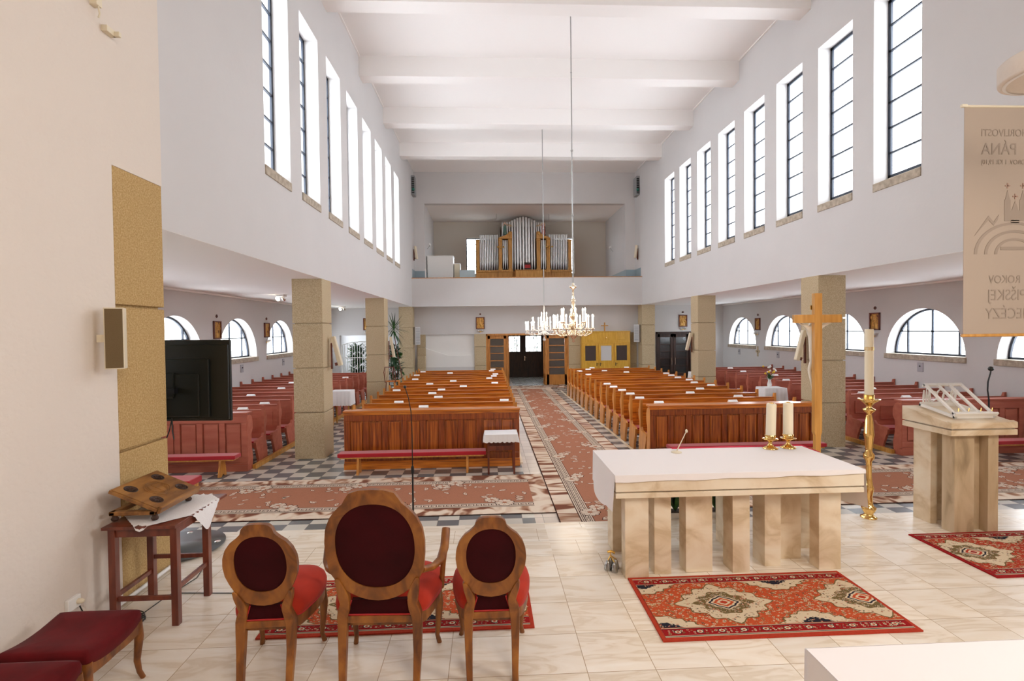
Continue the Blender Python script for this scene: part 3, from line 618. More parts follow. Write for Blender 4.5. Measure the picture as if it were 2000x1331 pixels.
# small table with lace cloth
def small_table(loc, label, w=.48, d=.34, h=.75, top='mahogany', group=None):
    t = thing('side_table', label, 'table', loc, group=group)
    g = G(); g.box(-w/2-.03, w/2+.03, -d/2-.03, d/2+.03, h-.025, h); ob('tabletop', g, top, t)
    for sx in (-1, 1):
        for sy in (-1, 1): g = G(); g.box(sx*w/2-.018, sx*w/2+.018, sy*d/2-.018, sy*d/2+.018, 0, h-.025); ob('leg', g, top, t)
    for sy in (-1, 1): g = G(); g.box(-w/2, w/2, sy*d/2-.01, sy*d/2+.01, h-.30, h-.22); ob('rail', g, top, t)
    return t
def drape(w, d, drop, wav=.012, n=26, lace=True, fringe=.02):
    """cloth over a box top; origin at top centre"""
    g = G(); g.box(-w/2, w/2, -d/2, d/2, .0, .004)
    per = [(-w/2+w*i/n, -d/2) for i in range(n)]+[(w/2, -d/2+d*i/n) for i in range(n)]+[(w/2-w*i/n, d/2) for i in range(n)]+[(-w/2, d/2-d*i/n) for i in range(n)]
    vs = []; N = len(per)
    for j in range(4):
        for i, (x, y) in enumerate(per):
            o = Vector((1 if x >= w/2-1e-6 else (-1 if x <= -w/2+1e-6 else 0), 1 if y >= d/2-1e-6 else (-1 if y <= -d/2+1e-6 else 0)))
            k = j/3; off = .004+k*(wav*(1+sin(i*1.3))+.006); z = .004-k*drop-(fringe*abs(sin(i*.9)) if j == 3 else 0)
            vs.append((x+o.x*off, y+o.y*off, z))
    fs = [(j*N+i, j*N+(i+1) % N, (j+1)*N+(i+1) % N, (j+1)*N+i) for j in range(3) for i in range(N)]
    g.add(vs, fs, 0, True); return g
small_table((.225, 9.72, 0), 'small mahogany table under a white cloth by the carpet runner')
o = ob('tablecloth', drape(.62, .46, .13), 'lace', loc=(.225, 9.72, .752)); tag(o, 'white cloth with lace hem on the small table by the carpet', 'tablecloth', 'white lace cloths on small tables')
small_table((-4.28, 15.2, 0), 'small wooden table under a white cloth behind the left pillar', .45, .4, .98, 'oak')
o = ob('tablecloth', drape(.58, .5, .40), 'lace', loc=(-4.28, 15.2, .982)); tag(o, 'white lace cloth hanging off the small table beyond the left pillar', 'tablecloth', 'white lace cloths on small tables')
small_table((8.05, 14.2, 0), 'small wooden table under a white cloth behind the wooden cross', .45, .4, .98, 'oak')
o = ob('tablecloth', drape(.62, .5, .36), 'lace', loc=(8.05, 14.2, .982)); tag(o, 'white lace cloth on the small table with flowers beyond the right pillar', 'tablecloth', 'white lace cloths on small tables')
small_table((8.15, 19.6, 0), 'small wooden table under a white cloth by the far right pillar', .4, .4, .98, 'oak')
o = ob('tablecloth', drape(.5, .5, .30), 'lace', loc=(8.15, 19.6, .982)); tag(o, 'white cloth on the small table by the far right pillar', 'tablecloth', 'white lace cloths on small tables')
def leafstrip(g, base, yaw, pitch, ln, w, droop, m=0, n=6):
    p = Vector(base); vs = []; d = Vector((cos(yaw)*cos(pitch), sin(yaw)*cos(pitch), sin(pitch))); side = Vector((-sin(yaw), cos(yaw), 0))
    for i in range(n+1):
        t = i/n; ww = w*math.sin(pi*min(.98, max(.06, t*.9+.1)))
        vs += [p-side*ww, p+side*ww]; d = (d-Vector((0, 0, droop/n))).normalized(); p = p+d*ln/n
    g.add(vs, [(2*i, 2*i+1, 2*i+3, 2*i+2) for i in range(n)], m, True)
def bouquet(loc, label, vase='white'):
    t = thing('flower_vase', label, 'flowers', loc)
    g = G(); g.lathe([(.05, 0), (.06, .08), (.035, .2), (.05, .24)], seg=12); ob('vase', g, vase, t)
    g = G(); random.seed(5)
    for i in range(34): leafstrip(g, (0, 0, .2), random.uniform(0, 6.28), random.uniform(.5, 1.4), random.uniform(.15, .38), .018, random.uniform(.2, 1.))
    ob('leaves', g, 'leaf', t)
    g = G()
    for i in range(16):
        a = random.uniform(0, 6.28); r = random.uniform(.04, .2); g.sphere((r*cos(a), r*sin(a), random.uniform(.35, .62)), .028, i % 2, 8, 5)
    ob('blossoms', g, ['yellowflower', 'paper'], t); return t
bouquet((8.0, 14.2, .988), 'vase of small yellow and white flowers on the table beyond the right pillar')
bouquet((8.15, 19.6, .988), 'vase of yellow flowers on the table by the far right pillar')
# ================================================================ CARPETS
def carpet(name, label, x0, x1, y0, y1, z, seedn, along='y'):
    random.seed(seedn); W_, L_ = (x1-x0, y1-y0) if along == 'y' else (y1-y0, x1-x0)
    g = G(); t = .010
    def T(p): return (p[0], p[1]) if along == 'y' else (L_-p[1], p[0])   # p = (across, along)
    def poly(ps, z_, m):
        q = [T(p) for p in ps]
        a = sum(q[i][0]*q[(i+1) % len(q)][1]-q[(i+1) % len(q)][0]*q[i][1] for i in range(len(q)))
        g.flat(q if a > 0 else q[::-1], z_, m)
    def rect(a, b, c, d, z_, m): poly([(a, c), (b, c), (b, d), (a, d)], z_, m)
    qa, qb = T((0, 0)), T((W_, L_)); g.box(min(qa[0], qb[0]), max(qa[0], qb[0]), min(qa[1], qb[1]), max(qa[1], qb[1]), 0, t, 2)
    e = .0006
    bw = .30
    rect(.012, W_-.012, .012, L_-.012, t+e, 3)                       # wavy border
    for s in (0, 1):
        def X(a): return a if s == 0 else W_-a
        def r2(a, b, c, d, z_, m): rect(min(X(a), X(b)), max(X(a), X(b)), c, d, z_, m)
        r2(bw, bw+.015, .3, L_-.3, t+2*e, 2); r2(bw+.015, bw+.035, .3, L_-.3, t+2*e, 1); r2(bw+.035, bw+.045, .3, L_-.3, t+2*e, 2)
        r2(bw+.045, bw+.155, .3, L_-.3, t+2*e, 1)
        k = .3
        while k < L_-.45:                                             # meander
            r2(bw+.06, bw+.14, k, k+.012, t+3*e, 2); r2(bw+.128, bw+.14, k, k+.09, t+3*e, 2); r2(bw+.085, bw+.14, k+.078, k+.09, t+3*e, 2)
            r2(bw+.085, bw+.097, k+.04, k+.09, t+3*e, 2); r2(bw+.06, bw+.072, k+.0, k+.115, t+3*e, 2); k += .115
        r2(bw+.155, bw+.165, .3, L_-.3, t+2*e, 2); r2(bw+.165, bw+.185, .3, L_-.3, t+2*e, 1); r2(bw+.185, bw+.195, .3, L_-.3, t+2*e, 2)
    rect(bw+.195, W_-bw-.195, .3, L_-.3, t+2*e, 0)
    def flower(cx, cy, r, z_):
        n = 9
        for i in range(n):
            a = 2*pi*i/n+random.uniform(-.1, .1); w = .32
            for rr, m, zz in ((1.08, 2, 0), (.98, 1, e)):
                pts = [(cx+rr*r*q*cos(a+w*s_), cy+rr*r*q*sin(a+w*s_)) for q, s_ in ((.2, -.5), (.7, -1.), (.95, -.6), (1., 0), (.95, .6), (.7, 1.), (.2, .5))]
                poly(pts, z_+zz+i*1e-5, m)
        poly([(cx+.26*r*cos(2*pi*i/8), cy+.26*r*sin(2*pi*i/8)) for i in range(8)], z_+2*e, 0)
    def leaf(cx, cy, a, l, z_, open_=True):
        c, s_ = cos(a), sin(a); w = l*.26
        for k_, m, zz in ((1.12, 2, 0), (.92, 1, e), (.35, 0, 2*e)):
            pts = [(u*l*.5*k_, v*w*k_) for u, v in ((-1, -.2), (-.4, .8), (.3, .9), (1, .1), (.4, -.5), (-.3, -.6))]
            poly([(cx+u*c-v*s_, cy+u*s_+v*c) for u, v in pts], z_+zz, m)
    k = .75; i = 0
    while k < L_-.3:
        cx = bw+.17 if i % 2 == 0 else W_-bw-.17
        flower(cx+.02, k, .15, t+4*e); flower(cx+(.16 if i % 2 == 0 else -.16), k+.20, .12, t+4*e)
        sg = 1 if i % 2 == 0 else -1
        for q in range(5): leaf(cx+sg*random.uniform(.05, .35), k+random.choice((-.3, -.22, .36, .44))+random.uniform(-.05, .05), random.uniform(0, 3.1), random.uniform(.10, .17), t+4*e)
        k += .83; i += 1
    for i in range(int(L_*9)): leaf(random.uniform(bw+.27, W_-bw-.27), random.uniform(.4, L_-.4), random.uniform(0, 6.28), random.uniform(.10, .17), t+3.5*e)
    o = ob(name, g, ['c_brown', 'c_cream', 'c_dark', 'c_wave' if along == 'y' else 'c_wavex'], loc=(x0, y0, z)); return tag(o, label, 'carpet', 'brown patterned carpet runners')
carpet('carpet_runner', 'long brown flowered carpet runner along the nave aisle', .97, 2.87, 6.62, 23.4, .013, 3)
carpet('carpet_runner', 'brown flowered carpet runner across the front, left of the aisle', -7.0, .98, 7.44, 9.46, .001, 4, 'x')
carpet('carpet_runner', 'brown flowered carpet runner across the front, beside the lectern', 2.86, 11.2, 7.44, 9.50, .001, 5, 'x')
carpet('carpet_runner', 'brown carpet strip laid across before the entrance doors', .2, 3.64, 23.42, 24.6, .001, 6, 'x')
def rug(label, cx, cy, w, l, sd, tone='r_red', rz=0., field='r_orange', off=.675):
    random.seed(sd); g = G(); t = .012; e = .0005
    g.box(-w/2, w/2, -l/2, l/2, 0, t, 0)
    def R(a, z_, m): b = min(a, .03+a*.02); g.flat([(-w/2+b, -l/2+a), (w/2-b, -l/2+a), (w/2-b, l/2-a), (-w/2+b, l/2-a)], t+z_*e, m)
    R(.035, 1, 2); R(.041, 2, 1); R(.047, 3, 2); R(.053, 4, 3); R(.135, 5, 1); R(.140, 6, 2); R(.145, 7, 4)
    def dia(x, y, a, b, z_, m, n=6, ph=0):
        g.flat([(x+a*cos(ph+2*pi*i/n), y+b*sin(ph+2*pi*i/n)) for i in range(n)], t+z_*e, m)
    cnt = 0
    def motif(x, y, s, z0, cols):
        n = random.choice((4, 5, 6)); ph = random.uniform(0, 3)
        dia(x, y, s, s*random.uniform(.5, .9), z0, cols[0], n, ph); dia(x, y, s*.5, s*.4, z0+.5, cols[1], n, ph)
    # border motifs
    for s in (-1, 1):
        for axis in (0,):
            L_ = (w if axis == 0 else l)-.12; n = int(L_/.036)
            for i in range(n):
                for row in (.075, .094, .113):
                    u = -L_/2+(i+.5+random.uniform(-.3, .3))*L_/n; v = s*((l if axis == 0 else w)/2-row+random.uniform(-.006, .006))
                    x, y = (u, v) if axis == 0 else (v, u)
                    motif(x, y, random.uniform(.006, .014), 6.2+random.random()*.3, random.choice(((2, 1), (2, 5), (1, 2), (5, 3), (6, 1), (2, 0))))
            n = int(L_/.16)
            for i in range(n):
                u = -L_/2+(i+.5)*L_/n; v = s*((l if axis == 0 else w)/2-.094); x, y = (u, v) if axis == 0 else (v, u)
                dia(x, y, .03, .024, 7, 1, 8); dia(x, y, .024, .019, 7.4, 2, 8); dia(x, y, .012, .010, 7.8, 0, 6)
    xi, yi = w/2-.037, l/2-.15
    # field scatter
    for i in range(int(w*l*1500)):
        motif(random.uniform(-xi, xi), random.uniform(-yi, yi), random.uniform(.005, .0145), 8+random.random()*.4, random.choice(((2, 6), (2, 5), (6, 2), (1, 6), (6, 3), (5, 6), (2, 4), (0, 6))))
    def lobed(cx, cy, a, b, z_, m, amp=.08, k=12, n=72):
        pts = []
        for i in range(n):
            th = 2*pi*i/n; r = (1+amp*cos(k*th))*(1-.18*abs(sin(2*th)))
            pts.append((cx+a*r*cos(th), cy+b*r*sin(th)))
        pts = [(max(-xi, min(xi, x)), max(-yi, min(yi, y))) for x, y in pts]; g.flat(pts, t+z_*e, m)
    nm = max(1, round(w/1.0))
    for cx in [-w/2+off+1.19*q for q in range(3) if off+1.19*q < w]:
        s = .34
        lobed(cx, 0, s*1.16, s*.86, 9, 5); lobed(cx, 0, s*1.12, s*.82, 9.4, 2); lobed(cx, 0, s*.72, s*.52, 9.8, 5, .09, 10)
        for i in range(330):
            a = random.uniform(0, 6.28); r = random.uniform(.3, 1); x, y = cx+s*.70*r*cos(a), s*.5*r*sin(a)
            if abs(x) < xi: motif(x, y, random.uniform(.006, .012), 10.1+random.random()*.2, random.choice(((2, 0), (0, 2), (1, 2), (2, 1), (2, 5), (2, 1), (1, 6))))
        for i in range(170):
            a = random.uniform(0, 6.28); r = random.uniform(.76, 1.02)
            if abs(cx+s*r*cos(a)) < xi: motif(cx+s*1.0*r*cos(a), s*.72*r*sin(a), random.uniform(.005, .010), 10.1+random.random()*.2, random.choice(((5, 2), (0, 2), (1, 5), (5, 0))))
        for k_, m in ((.42, 2), (.37, 1), (.31, 2), (.25, 4), (.17, 2), (.10, 0)): lobed(cx, 0, s*k_, s*k_*.75, 11+(.42-k_)*6, m, .05, 8, 40)
    def corner(cx, cy, a, b):
        for k_, m, zz in ((1, 5, 9), (.94, 2, 9.4), (.42, 1, 9.8)): lobed(cx, cy, a*k_, b*k_, zz, m, .07, 14)
        for i in range(90):
            th = random.uniform(0, 6.28); r = random.uniform(.1, .93); x, y = cx+a*r*cos(th), cy+b*r*sin(th)
            if abs(x) < xi and abs(y) < yi: motif(x, y, random.uniform(.005, .011), 10.2, random.choice(((2, 1), (5, 2), (4, 2), (1, 4))) if r < .55 else random.choice(((5, 2), (1, 5), (4, 5))))
    for cx in [-w/2+off-.595+1.19*q for q in range(-1, 4) if -.2 < off-.595+1.19*q < w+.2]:
        for s in (-1, 1): corner(cx, s*yi, .30, .17)
    o = ob('patterned_rug', g, [tone, 'r_navy', 'r_cream', 'r_crim', field, 'r_olive', 'r_tan'], loc=(RUGC[0], RUGC[1], SZ+.001), rz=rz)
    return tag(o, label, 'rug', 'oriental rugs on the travertine floor')
RUGC = (2.245, 4.122); rug('vermilion oriental rug with cream medallions lying before the altar', 0, 0, 1.98, .955, 11, rz=.0)
RUGC = (5.57, 4.87); rug('crimson oriental rug lying before the marble lectern', 0, 0, 1.98, .98, 12, tone='r_crim', field='r_red', off=.265)
RUGC = (-.72, 4.315); rug('red oriental rug lying under the three upholstered chairs', 0, 0, 2.10, .87, 13, rz=.005)
# ================================================================ ALTAR
t = thing('altar', 'pale travertine altar table on a row of upright slabs', 'altar', (0, 0, SZ))
g = G(); g.box(1.135, 3.455, 4.54, 5.50, .765, .812); g.box(1.15, 3.44, 4.555, 5.485, .812, .825, 1); g.box(1.135, 3.455, 4.54, 5.50, .825, .975); ob('altar_top', g, ['marble', 'sill'], t, bevel=.004)
LEG = [(1.235, 1.455, 4.605, 4.735), (1.53, 1.69, 4.675, 4.84), (1.835, 2.09, 4.69, 4.86), (2.265, 2.43, 4.65, 4.85), (2.63, 2.79, 4.755, 4.98), (3.10, 3.315, 4.655, 4.80)]
LEG += [(1.26, 1.42, 5.18, 5.40), (1.62, 1.80, 5.14, 5.32), (2.87, 3.08, 4.90, 5.06), (3.21, 3.36, 5.12, 5.36), (2.02, 2.10, 5.05, 5.3), (2.45, 2.6, 5.24, 5.42)]
for i, (a, b, c, d) in enumerate(LEG): g = G(); g.box(a, b, c, d, 0, .765, 0); ob('altar_leg', g, 'marble' if i % 3 else 'marble', t, bevel=.003)
# cloth: top, shallow front hem, deep side drops with a pointed fall
g = G(); n = 22; x0, x1, y0, y1 = 1.128, 3.462, 4.533, 5.508; zt = .979
g.box(x0, x1, y0, y1, .9765, zt)
vs = []
for i in range(n+1):
    x = x0+(x1-x0)*i/n; d = .062-.022*i/n+.005*sin(i*1.1); vs += [(x, y0, zt), (x, y0-.004, zt-d*.5), (x, y0-.005-.003*sin(i*1.9), zt-d)]
g.add(vs, [(3*i+k, 3*i+3+k, 3*i+4+k, 3*i+1+k) for i in range(n) for k in (0, 1)], 0, True)
for xa, s in ((x0, -1), (x1, 1)):
    vs = []
    for i in range(n+1):
        t_ = i/n; y = y0+(y1-y0)*t_; d = .33-.0*t_+.06*sin(t_*pi)-.03*sin(t_*9) if s < 0 else .36+.05*sin(t_*pi)
        o_ = .006+.018*(1+sin(t_*11))
        vs += [(xa, y, zt), (xa+s*o_*.5, y, zt-d*.5), (xa+s*o_, y, zt-d)]
    g.add(vs, [(3*i+k, 3*i+3+k, 3*i+4+k, 3*i+1+k) for i in range(n) for k in (0, 1)], 0, True)
g.box(x0, x1, y1, y1+.004, zt-.25, zt)
t2 = thing('altar_cloth', 'plain white cloth spread over the altar, long at its ends', 'altar cloth', (0, 0, SZ)); ob('cloth', g, 'cloth', t2)
g = G(); g.box(2.0, 3.47, y1-.015, y1+.012, .974, .988); g.box(x1-.005, x1+.01, 5.2, y1+.01, .974, .986); ob('red_edging', g, 'redcloth', t2, bevel=.003)
def altar_candle(x, y, label, lean):
    t = thing('altar_candle', label, 'candle', (x, y, SZ+.981), group='candles on the altar')
    g = G(); g.lathe([(.078, 0), (.078, .008), (.05, .022), (.03, .035), (.018, .055), (.022, .075), (.035, .088), (.04, .098)], seg=22); g.lathe([(.03, .096), (.08, .104), (.082, .108), (.03, .104)], seg=22); g.lathe([(.052, .104), (.056, .15), (.053, .152), (.05, .12)], seg=22); ob('candle_holder', g, 'brass', t)
    X = Matrix.Rotation(lean, 4, 'Y'); g = G(); g.lathe([(.050, .125), (.050, .475), (.046, .488), (.03, .492), (.0, .492)], seg=22, X=X); ob('candle', g, 'wax', t)
    g = G(); g.lathe([(.020, .488), (.026, .493), (.02, .500), (0, .503)], seg=14, X=X); g.tube([X @ Vector((0, 0, .5)), X @ Vector((.002, 0, .515))], .002, 6); ob('candle_cap', g, 'brass', t)
altar_candle(3.05, 5.40, 'thick ivory candle in a low brass holder, slightly leaning, nearer the altar middle', .03)
altar_candle(3.262, 5.42, 'thick ivory candle in a low brass holder, nearer the tall wooden cross', .0)
t = thing('table_microphone', 'white gooseneck microphone on the altar cloth', 'microphone', (1.985, 5.32, SZ+.981))
g = G(); g.lathe([(.055, 0), (.055, .006), (.045, .012), (.012, .016)], seg=20); ob('base', g, 'cream', t)
g = G(); g.tube([(0, 0, .012), (.03, 0, .07), (.07, 0, .15), (.10, 0, .21)], [.006, .006, .005, .005], 8); ob('gooseneck', g, 'cream', t)
g = G(); g.sphere((.108, 0, .225), .013, sc3=(1, 1, 1.6)); ob('microphone_head', g, 'cream', t)
def bell_set(x, y):
    t = thing('altar_bells', 'cluster of silvery altar bells on the floor by the altar leg', 'bells', (x, y, SZ))
    for dx, dy, r in ((-.03, 0, .036), (.05, .02, .033), (.01, .07, .033), (.02, -.055, .03)):
        g = G(); g.lathe([(r, 0), (r*1.05, .01), (r*.9, .035), (r*.62, .075), (r*.3, .09), (0, .095)], dx, dy, 16); ob('bell', g, 'bell', t)
    g = G(); g.tube([(-.03, 0, .09), (0, .02, .13), (.05, .02, .09)], .006, 8); g.tube([(.01, .07, .09), (0, .02, .13), (.02, -.055, .09)], .006, 8); g.tube([(-.03, .02, .16), (0, .02, .17), (.04, .02, .15)], .012, 8); g.tube([(0, .02, .12), (0, .02, .17)], .006, 8); ob('handle', g, 'gold', t)
bell_set(1.15, 4.80)
g = G(); g.box(0, .028, 0, .22, 0, .20); tag(ob('wooden_block', g, 'oak', loc=(3.45, 5.28, SZ), bevel=.003), 'small wooden board standing on edge by the right altar end', 'board')
# crucifix behind the altar
t = thing('standing_crucifix', 'tall plain wooden cross standing behind the altar, corpus facing the pews', 'crucifix', (3.855, 5.80, SZ))
g = G(); X = Matrix.Rotation(0, 4, 'Z')
g.prism([(-.03, 0), (.03, 0), (.03, 1.02), (.045, 1.06), (.045, 2.69), (-.045, 2.69), (-.045, 1.06), (-.03, 1.02)], 'y', 0, .055); g.box(-.285, .285, .002, .053, 2.345, 2.44); ob('cross', g, 'oak', t, bevel=.003)
g = G(); g.box(-.13, .13, -.08, .16, 0, .05); ob('foot', g, 'oak', t, bevel=.004)
g = G(); g.box(-.05, -.005, .056, .065, 2.50, 2.55); g.box(-.06, .03, .056, .062, 2.50, 2.55); ob('title_plate', g, 'gold', t)
P = [(0, .10, 1.95, .04), (0, .10, 2.10, .05), (0, .10, 2.24, .06), (0, .11, 2.30, .022), (-.01, .13, 2.36, .034), (-.10, .08, 2.30, .018), (-.21, .07, 2.36, .012), (.10, .08, 2.30, .018), (.21, .07, 2.36, .012), (-.02, .13, 1.78, .030), (-.01, .09, 1.60, .020), (0, .08, 1.48, .018), (.03, .13, 1.78, .030), (.015, .09, 1.60, .020)]
skin('corpus', P, [(0, 1), (1, 2), (2, 3), (3, 4), (2, 5), (5, 6), (2, 7), (7, 8), (0, 9), (9, 10), (10, 11), (0, 12), (12, 13)], 'plasterfig', t)
# paschal candle
t = thing('paschal_candlestick', 'tall polished brass candlestick standing on the sanctuary edge', 'candlestick', (4.545, 5.90, SZ))
g = G(); g.lathe([(.088, 0), (.088, .012), (.055, .03), (.045, .05), (.075, .10), (.078, .125), (.05, .15), (.042, .18), (.038, .26), (.055, .36), (.042, .40), (.032, .50), (.030, .62), (.034, .68), (.058, .72), (.060, .76), (.034, .80), (.038, .84), (.048, .95), (.058, 1.00), (.054, 1.02), (.044, 1.16), (.030, 1.23), (.026, 1.255), (.065, 1.29), (.068, 1.305), (.030, 1.325), (.03, 1.345), (.06, 1.38), (.115, 1.42), (.118, 1.428), (.055, 1.42), (.05, 1.40)], seg=32)
ob('brass_stand', g, 'brass', t); g = G(); g.lathe([(.052, .0), (.054, .08), (.050, .082), (.049, .01)], seg=24, X=Matrix.Translation((0, 0, 1.40))); ob('candle_cup', g, 'gold', t)
t = thing('paschal_candle', 'tall thick ivory candle with a gilt band in the brass stand', 'candle', (4.545, 5.90, SZ+1.41))
g = G(); g.lathe([(.047, 0), (.047, .845), (.043, .853), (0, .853)], seg=24); ob('wax', g, 'wax', t)
g = G(); g.tube([(.0, 0, .85), (.003, 0, .875)], .0025, 6); ob('wick', g, 'black', t)
g = G()
for i, ch in enumerate('1882'):
    a = radians(-125+22*i)
for i in range(18):
    a = 2*pi*i/18; X = Matrix.Rotation(a, 4, 'Z'); z = .60
    g.box(.0465, .0485, -.003, .003, z, z+.04, X=X)
    if i % 3: g.box(.0465, .0485, -.006, .006, z+.034, z+.04, X=X)
    if i % 2: g.box(.0465, .0485, -.007, .007, z, z+.006, X=X)
ob('gilt_band', g, 'gold', t)
# planter behind the altar
t = thing('planter_box', 'long white planter with tall green plants behind the altar', 'planter', (2.35, 6.14, .268))
g = G(); g.box(-.5, .5, -.09, .09, 0, .19); ob('box', g, 'white', t, bevel=.006); g = G(); g.box(-.48, .48, -.07, .07, .185, .195); ob('soil', g, 'soil', t)
for j in range(6):
    random.seed(30+j); g = G()
    for i in range(22): leafstrip(g, (-.42+j*.17, 0, .19), random.uniform(0, 6.28), random.uniform(.9, 1.5), random.uniform(.3, .62), .022, random.uniform(.2, .9), i % 2)
    ob('plant', g, ['leaf', 'leafd'], t)
# ================================================================ LECTERN
t = thing('marble_lectern', 'travertine lectern on stone slabs with a sloped two-layer top', 'lectern', (0, 0, SZ))
g = G(); x0, x1, y0, y1 = 5.0, 5.755, 5.29, 5.95
g.box(x0, x1, y0, y1, 1.095, 1.155); g.box(x0+.02, x1-.02, y0+.015, y1-.015, 1.155, 1.172, 1)
g.prism([(y0, 1.172), (y1, 1.172), (y1, 1.335), (y0+.05, 1.235), (y0+.05, 1.25), (y0, 1.235)], 'x', x0, x1); ob('lectern_top', g, ['marble', 'sill'], t, bevel=.003)
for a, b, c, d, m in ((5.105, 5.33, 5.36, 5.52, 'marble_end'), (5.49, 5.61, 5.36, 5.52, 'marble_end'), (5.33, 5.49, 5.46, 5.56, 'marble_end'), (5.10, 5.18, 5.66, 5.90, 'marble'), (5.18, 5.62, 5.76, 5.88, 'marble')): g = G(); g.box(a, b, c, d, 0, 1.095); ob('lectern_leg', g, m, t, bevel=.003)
t = thing('lectern_book_stand', 'white carved wooden book stand open-framed on the lectern', 'book stand', (5.375, 5.65, SZ+1.292), rz=0)
sl = math.atan2(.10, .60); X = Matrix.Rotation(sl, 4, 'X'); g = G()
w2 = .235
for a, b, c, d in ((-w2, w2, -.25, -.22), (-w2, w2, .20, .23), (-w2, -w2+.03, -.25, .23), (w2-.03, w2, -.25, .23)): g.box(a, b, c, d, .012, .042, X=X)
ob('base_frame', g, 'white', t, bevel=.003)
th = math.atan2(.235, .46); X2 = X @ Matrix.Translation((0, -.23, .045)) @ Matrix.Rotation(th, 4, 'X'); g = G()
for a in (-w2, -.085, .055, w2-.032): g.box(a, a+.032, 0, .50, 0, .022, X=X2)
g.box(-w2, w2, 0, .035, 0, .022, X=X2); g.box(-w2, w2, .47, .505, 0, .022, X=X2); g.box(-w2-.01, w2+.02, -.022, .0, 0, .045, X=X2); ob('slanted_rack', g, 'white', t, bevel=.003)
g = G(); X3 = X @ Matrix.Translation((0, .215, .04))
for k_ in (-.09, .09):
    n = 20; g.tube([(k_+.055*cos(2*pi*i/n), 0, .09+.06*sin(2*pi*i/n)) for i in range(n+1)], .008, 6, X=X3)
g.tube([(.045*cos(2*pi*i/20), 0, .10+.07*sin(2*pi*i/20)) for i in range(21)], .009, 6, X=X3)
for s in (-1, 1):
    for i in range(9):
        random.seed(50+i); x = s*(.12+.08*random.random()); g.tube([(x, 0, .01), (x+.015*random.uniform(-1, 1), 0, .06+.05*random.random()), (x+.012*s, 0, .14+.05*random.random())], .006, 5, X=X3)
g.box(-w2, w2, -.008, .008, 0, .02, X=X3); g.box(-w2, w2, -.008, .008, .21, .225, X=X3); ob('carved_fretwork', g, 'white', t)
g = G()
for a in (-.19, -.07, .07, .20): g.tube([(a, -.245, .05), (a+.012, -.24, .085)], .006, 6)
ob('page_clip', g, 'brass', t)
t = thing('microphone_stand', 'black gooseneck microphone on a floor stand beyond the lectern', 'microphone', (7.02, 6.85, 0), group='microphone stands')
g = G(); g.lathe([(.13, 0), (.13, .02), (.02, .04)], seg=20); ob('base', g, 'blackm', t); g = G(); g.tube([(0, 0, .03), (0, 0, 1.65)], .011, 8); ob('pole', g, 'blackm', t)
g = G(); g.tube([(0, 0, 1.65), (-.02, 0, 1.78), (-.015, 0, 1.90), (.02, 0, 2.02), (.025, 0, 2.06)], .009, 8); ob('gooseneck', g, 'blackm', t); g = G(); g.sphere((.025, 0, 2.08), .034); ob('microphone_head', g, 'black', t)
t = thing('microphone_stand', 'slim black microphone stand behind the middle armchair', 'microphone', (-1.04, 6.95, 0), group='microphone stands')
g = G(); g.lathe([(.14, 0), (.14, .02), (.02, .04)], seg=20); ob('base', g, 'blackm', t); g = G(); g.tube([(0, 0, .03), (0, 0, .82)], .012, 8); g.tube([(0, 0, .80), (0, 0, 1.4)], .007, 8); g.lathe([(.012, .77), (.02, .79), (.02, .86), (.012, .88)], seg=10); ob('pole', g, 'blackm', t)
g = G(); g.tube([(0, 0, 1.4), (-.01, 0, 1.62), (-.04, 0, 1.8), (-.08, 0, 1.93)], .006, 8); ob('gooseneck', g, 'blackm', t); g = G(); g.sphere((-.085, 0, 1.95), .022); ob('microphone_head', g, 'black', t)
# white covered table in the near corner
t = thing('credence_table', 'white cloth covered table filling the bottom right corner', 'table', (2.35, 1.45, SZ))
g = G(); g.box(-1.0, 1.0, -.60, .60, .86, .93); ob('tabletop', g, 'oak', t, bevel=.006)
for sx in (-1, 1):
    for sy in (-1, 1): g = G(); g.box(sx*.92-.04, sx*.92+.04, sy*.52-.04, sy*.52+.04, 0, .86); ob('leg', g, 'oak', t)
o = ob('tablecloth', drape(2.04, 1.26, .62, .006, 40, fringe=.004), 'cloth', loc=(2.35, 1.45, SZ+.932)); tag(o, 'plain white cloth over the table in the bottom right corner', 'tablecloth')
# ================================================================ CHAIRS
def ray_r(poly, c, a):
    dx, dz = cos(a), sin(a); best = 0
    for (x1, z1), (x2, z2) in zip(poly, poly[1:]+poly[:1]):
        x1 -= c[0]; z1 -= c[1]; x2 -= c[0]; z2 -= c[1]; ex, ez = x2-x1, z2-z1; den = dx*ez-dz*ex
        if abs(den) < 1e-9: continue
        t = (x1*ez-z1*ex)/den; u = (x1*dz-z1*dx)/den
        if t > 0 and -1e-6 <= u <= 1+1e-6: best = max(best, t)
    return best
def lean(h, hs=.45): return -.12*(h-hs)/.65 if h > hs else -.05*(1-h/hs)**2
def smooth_closed(pts, it=2):
    for _ in range(it):
        q = []
        for a, b in zip(pts, pts[1:]+pts[:1]): q += [(a[0]*.75+b[0]*.25, a[1]*.75+b[1]*.25), (a[0]*.25+b[0]*.75, a[1]*.25+b[1]*.75)]
        pts = q
    return pts
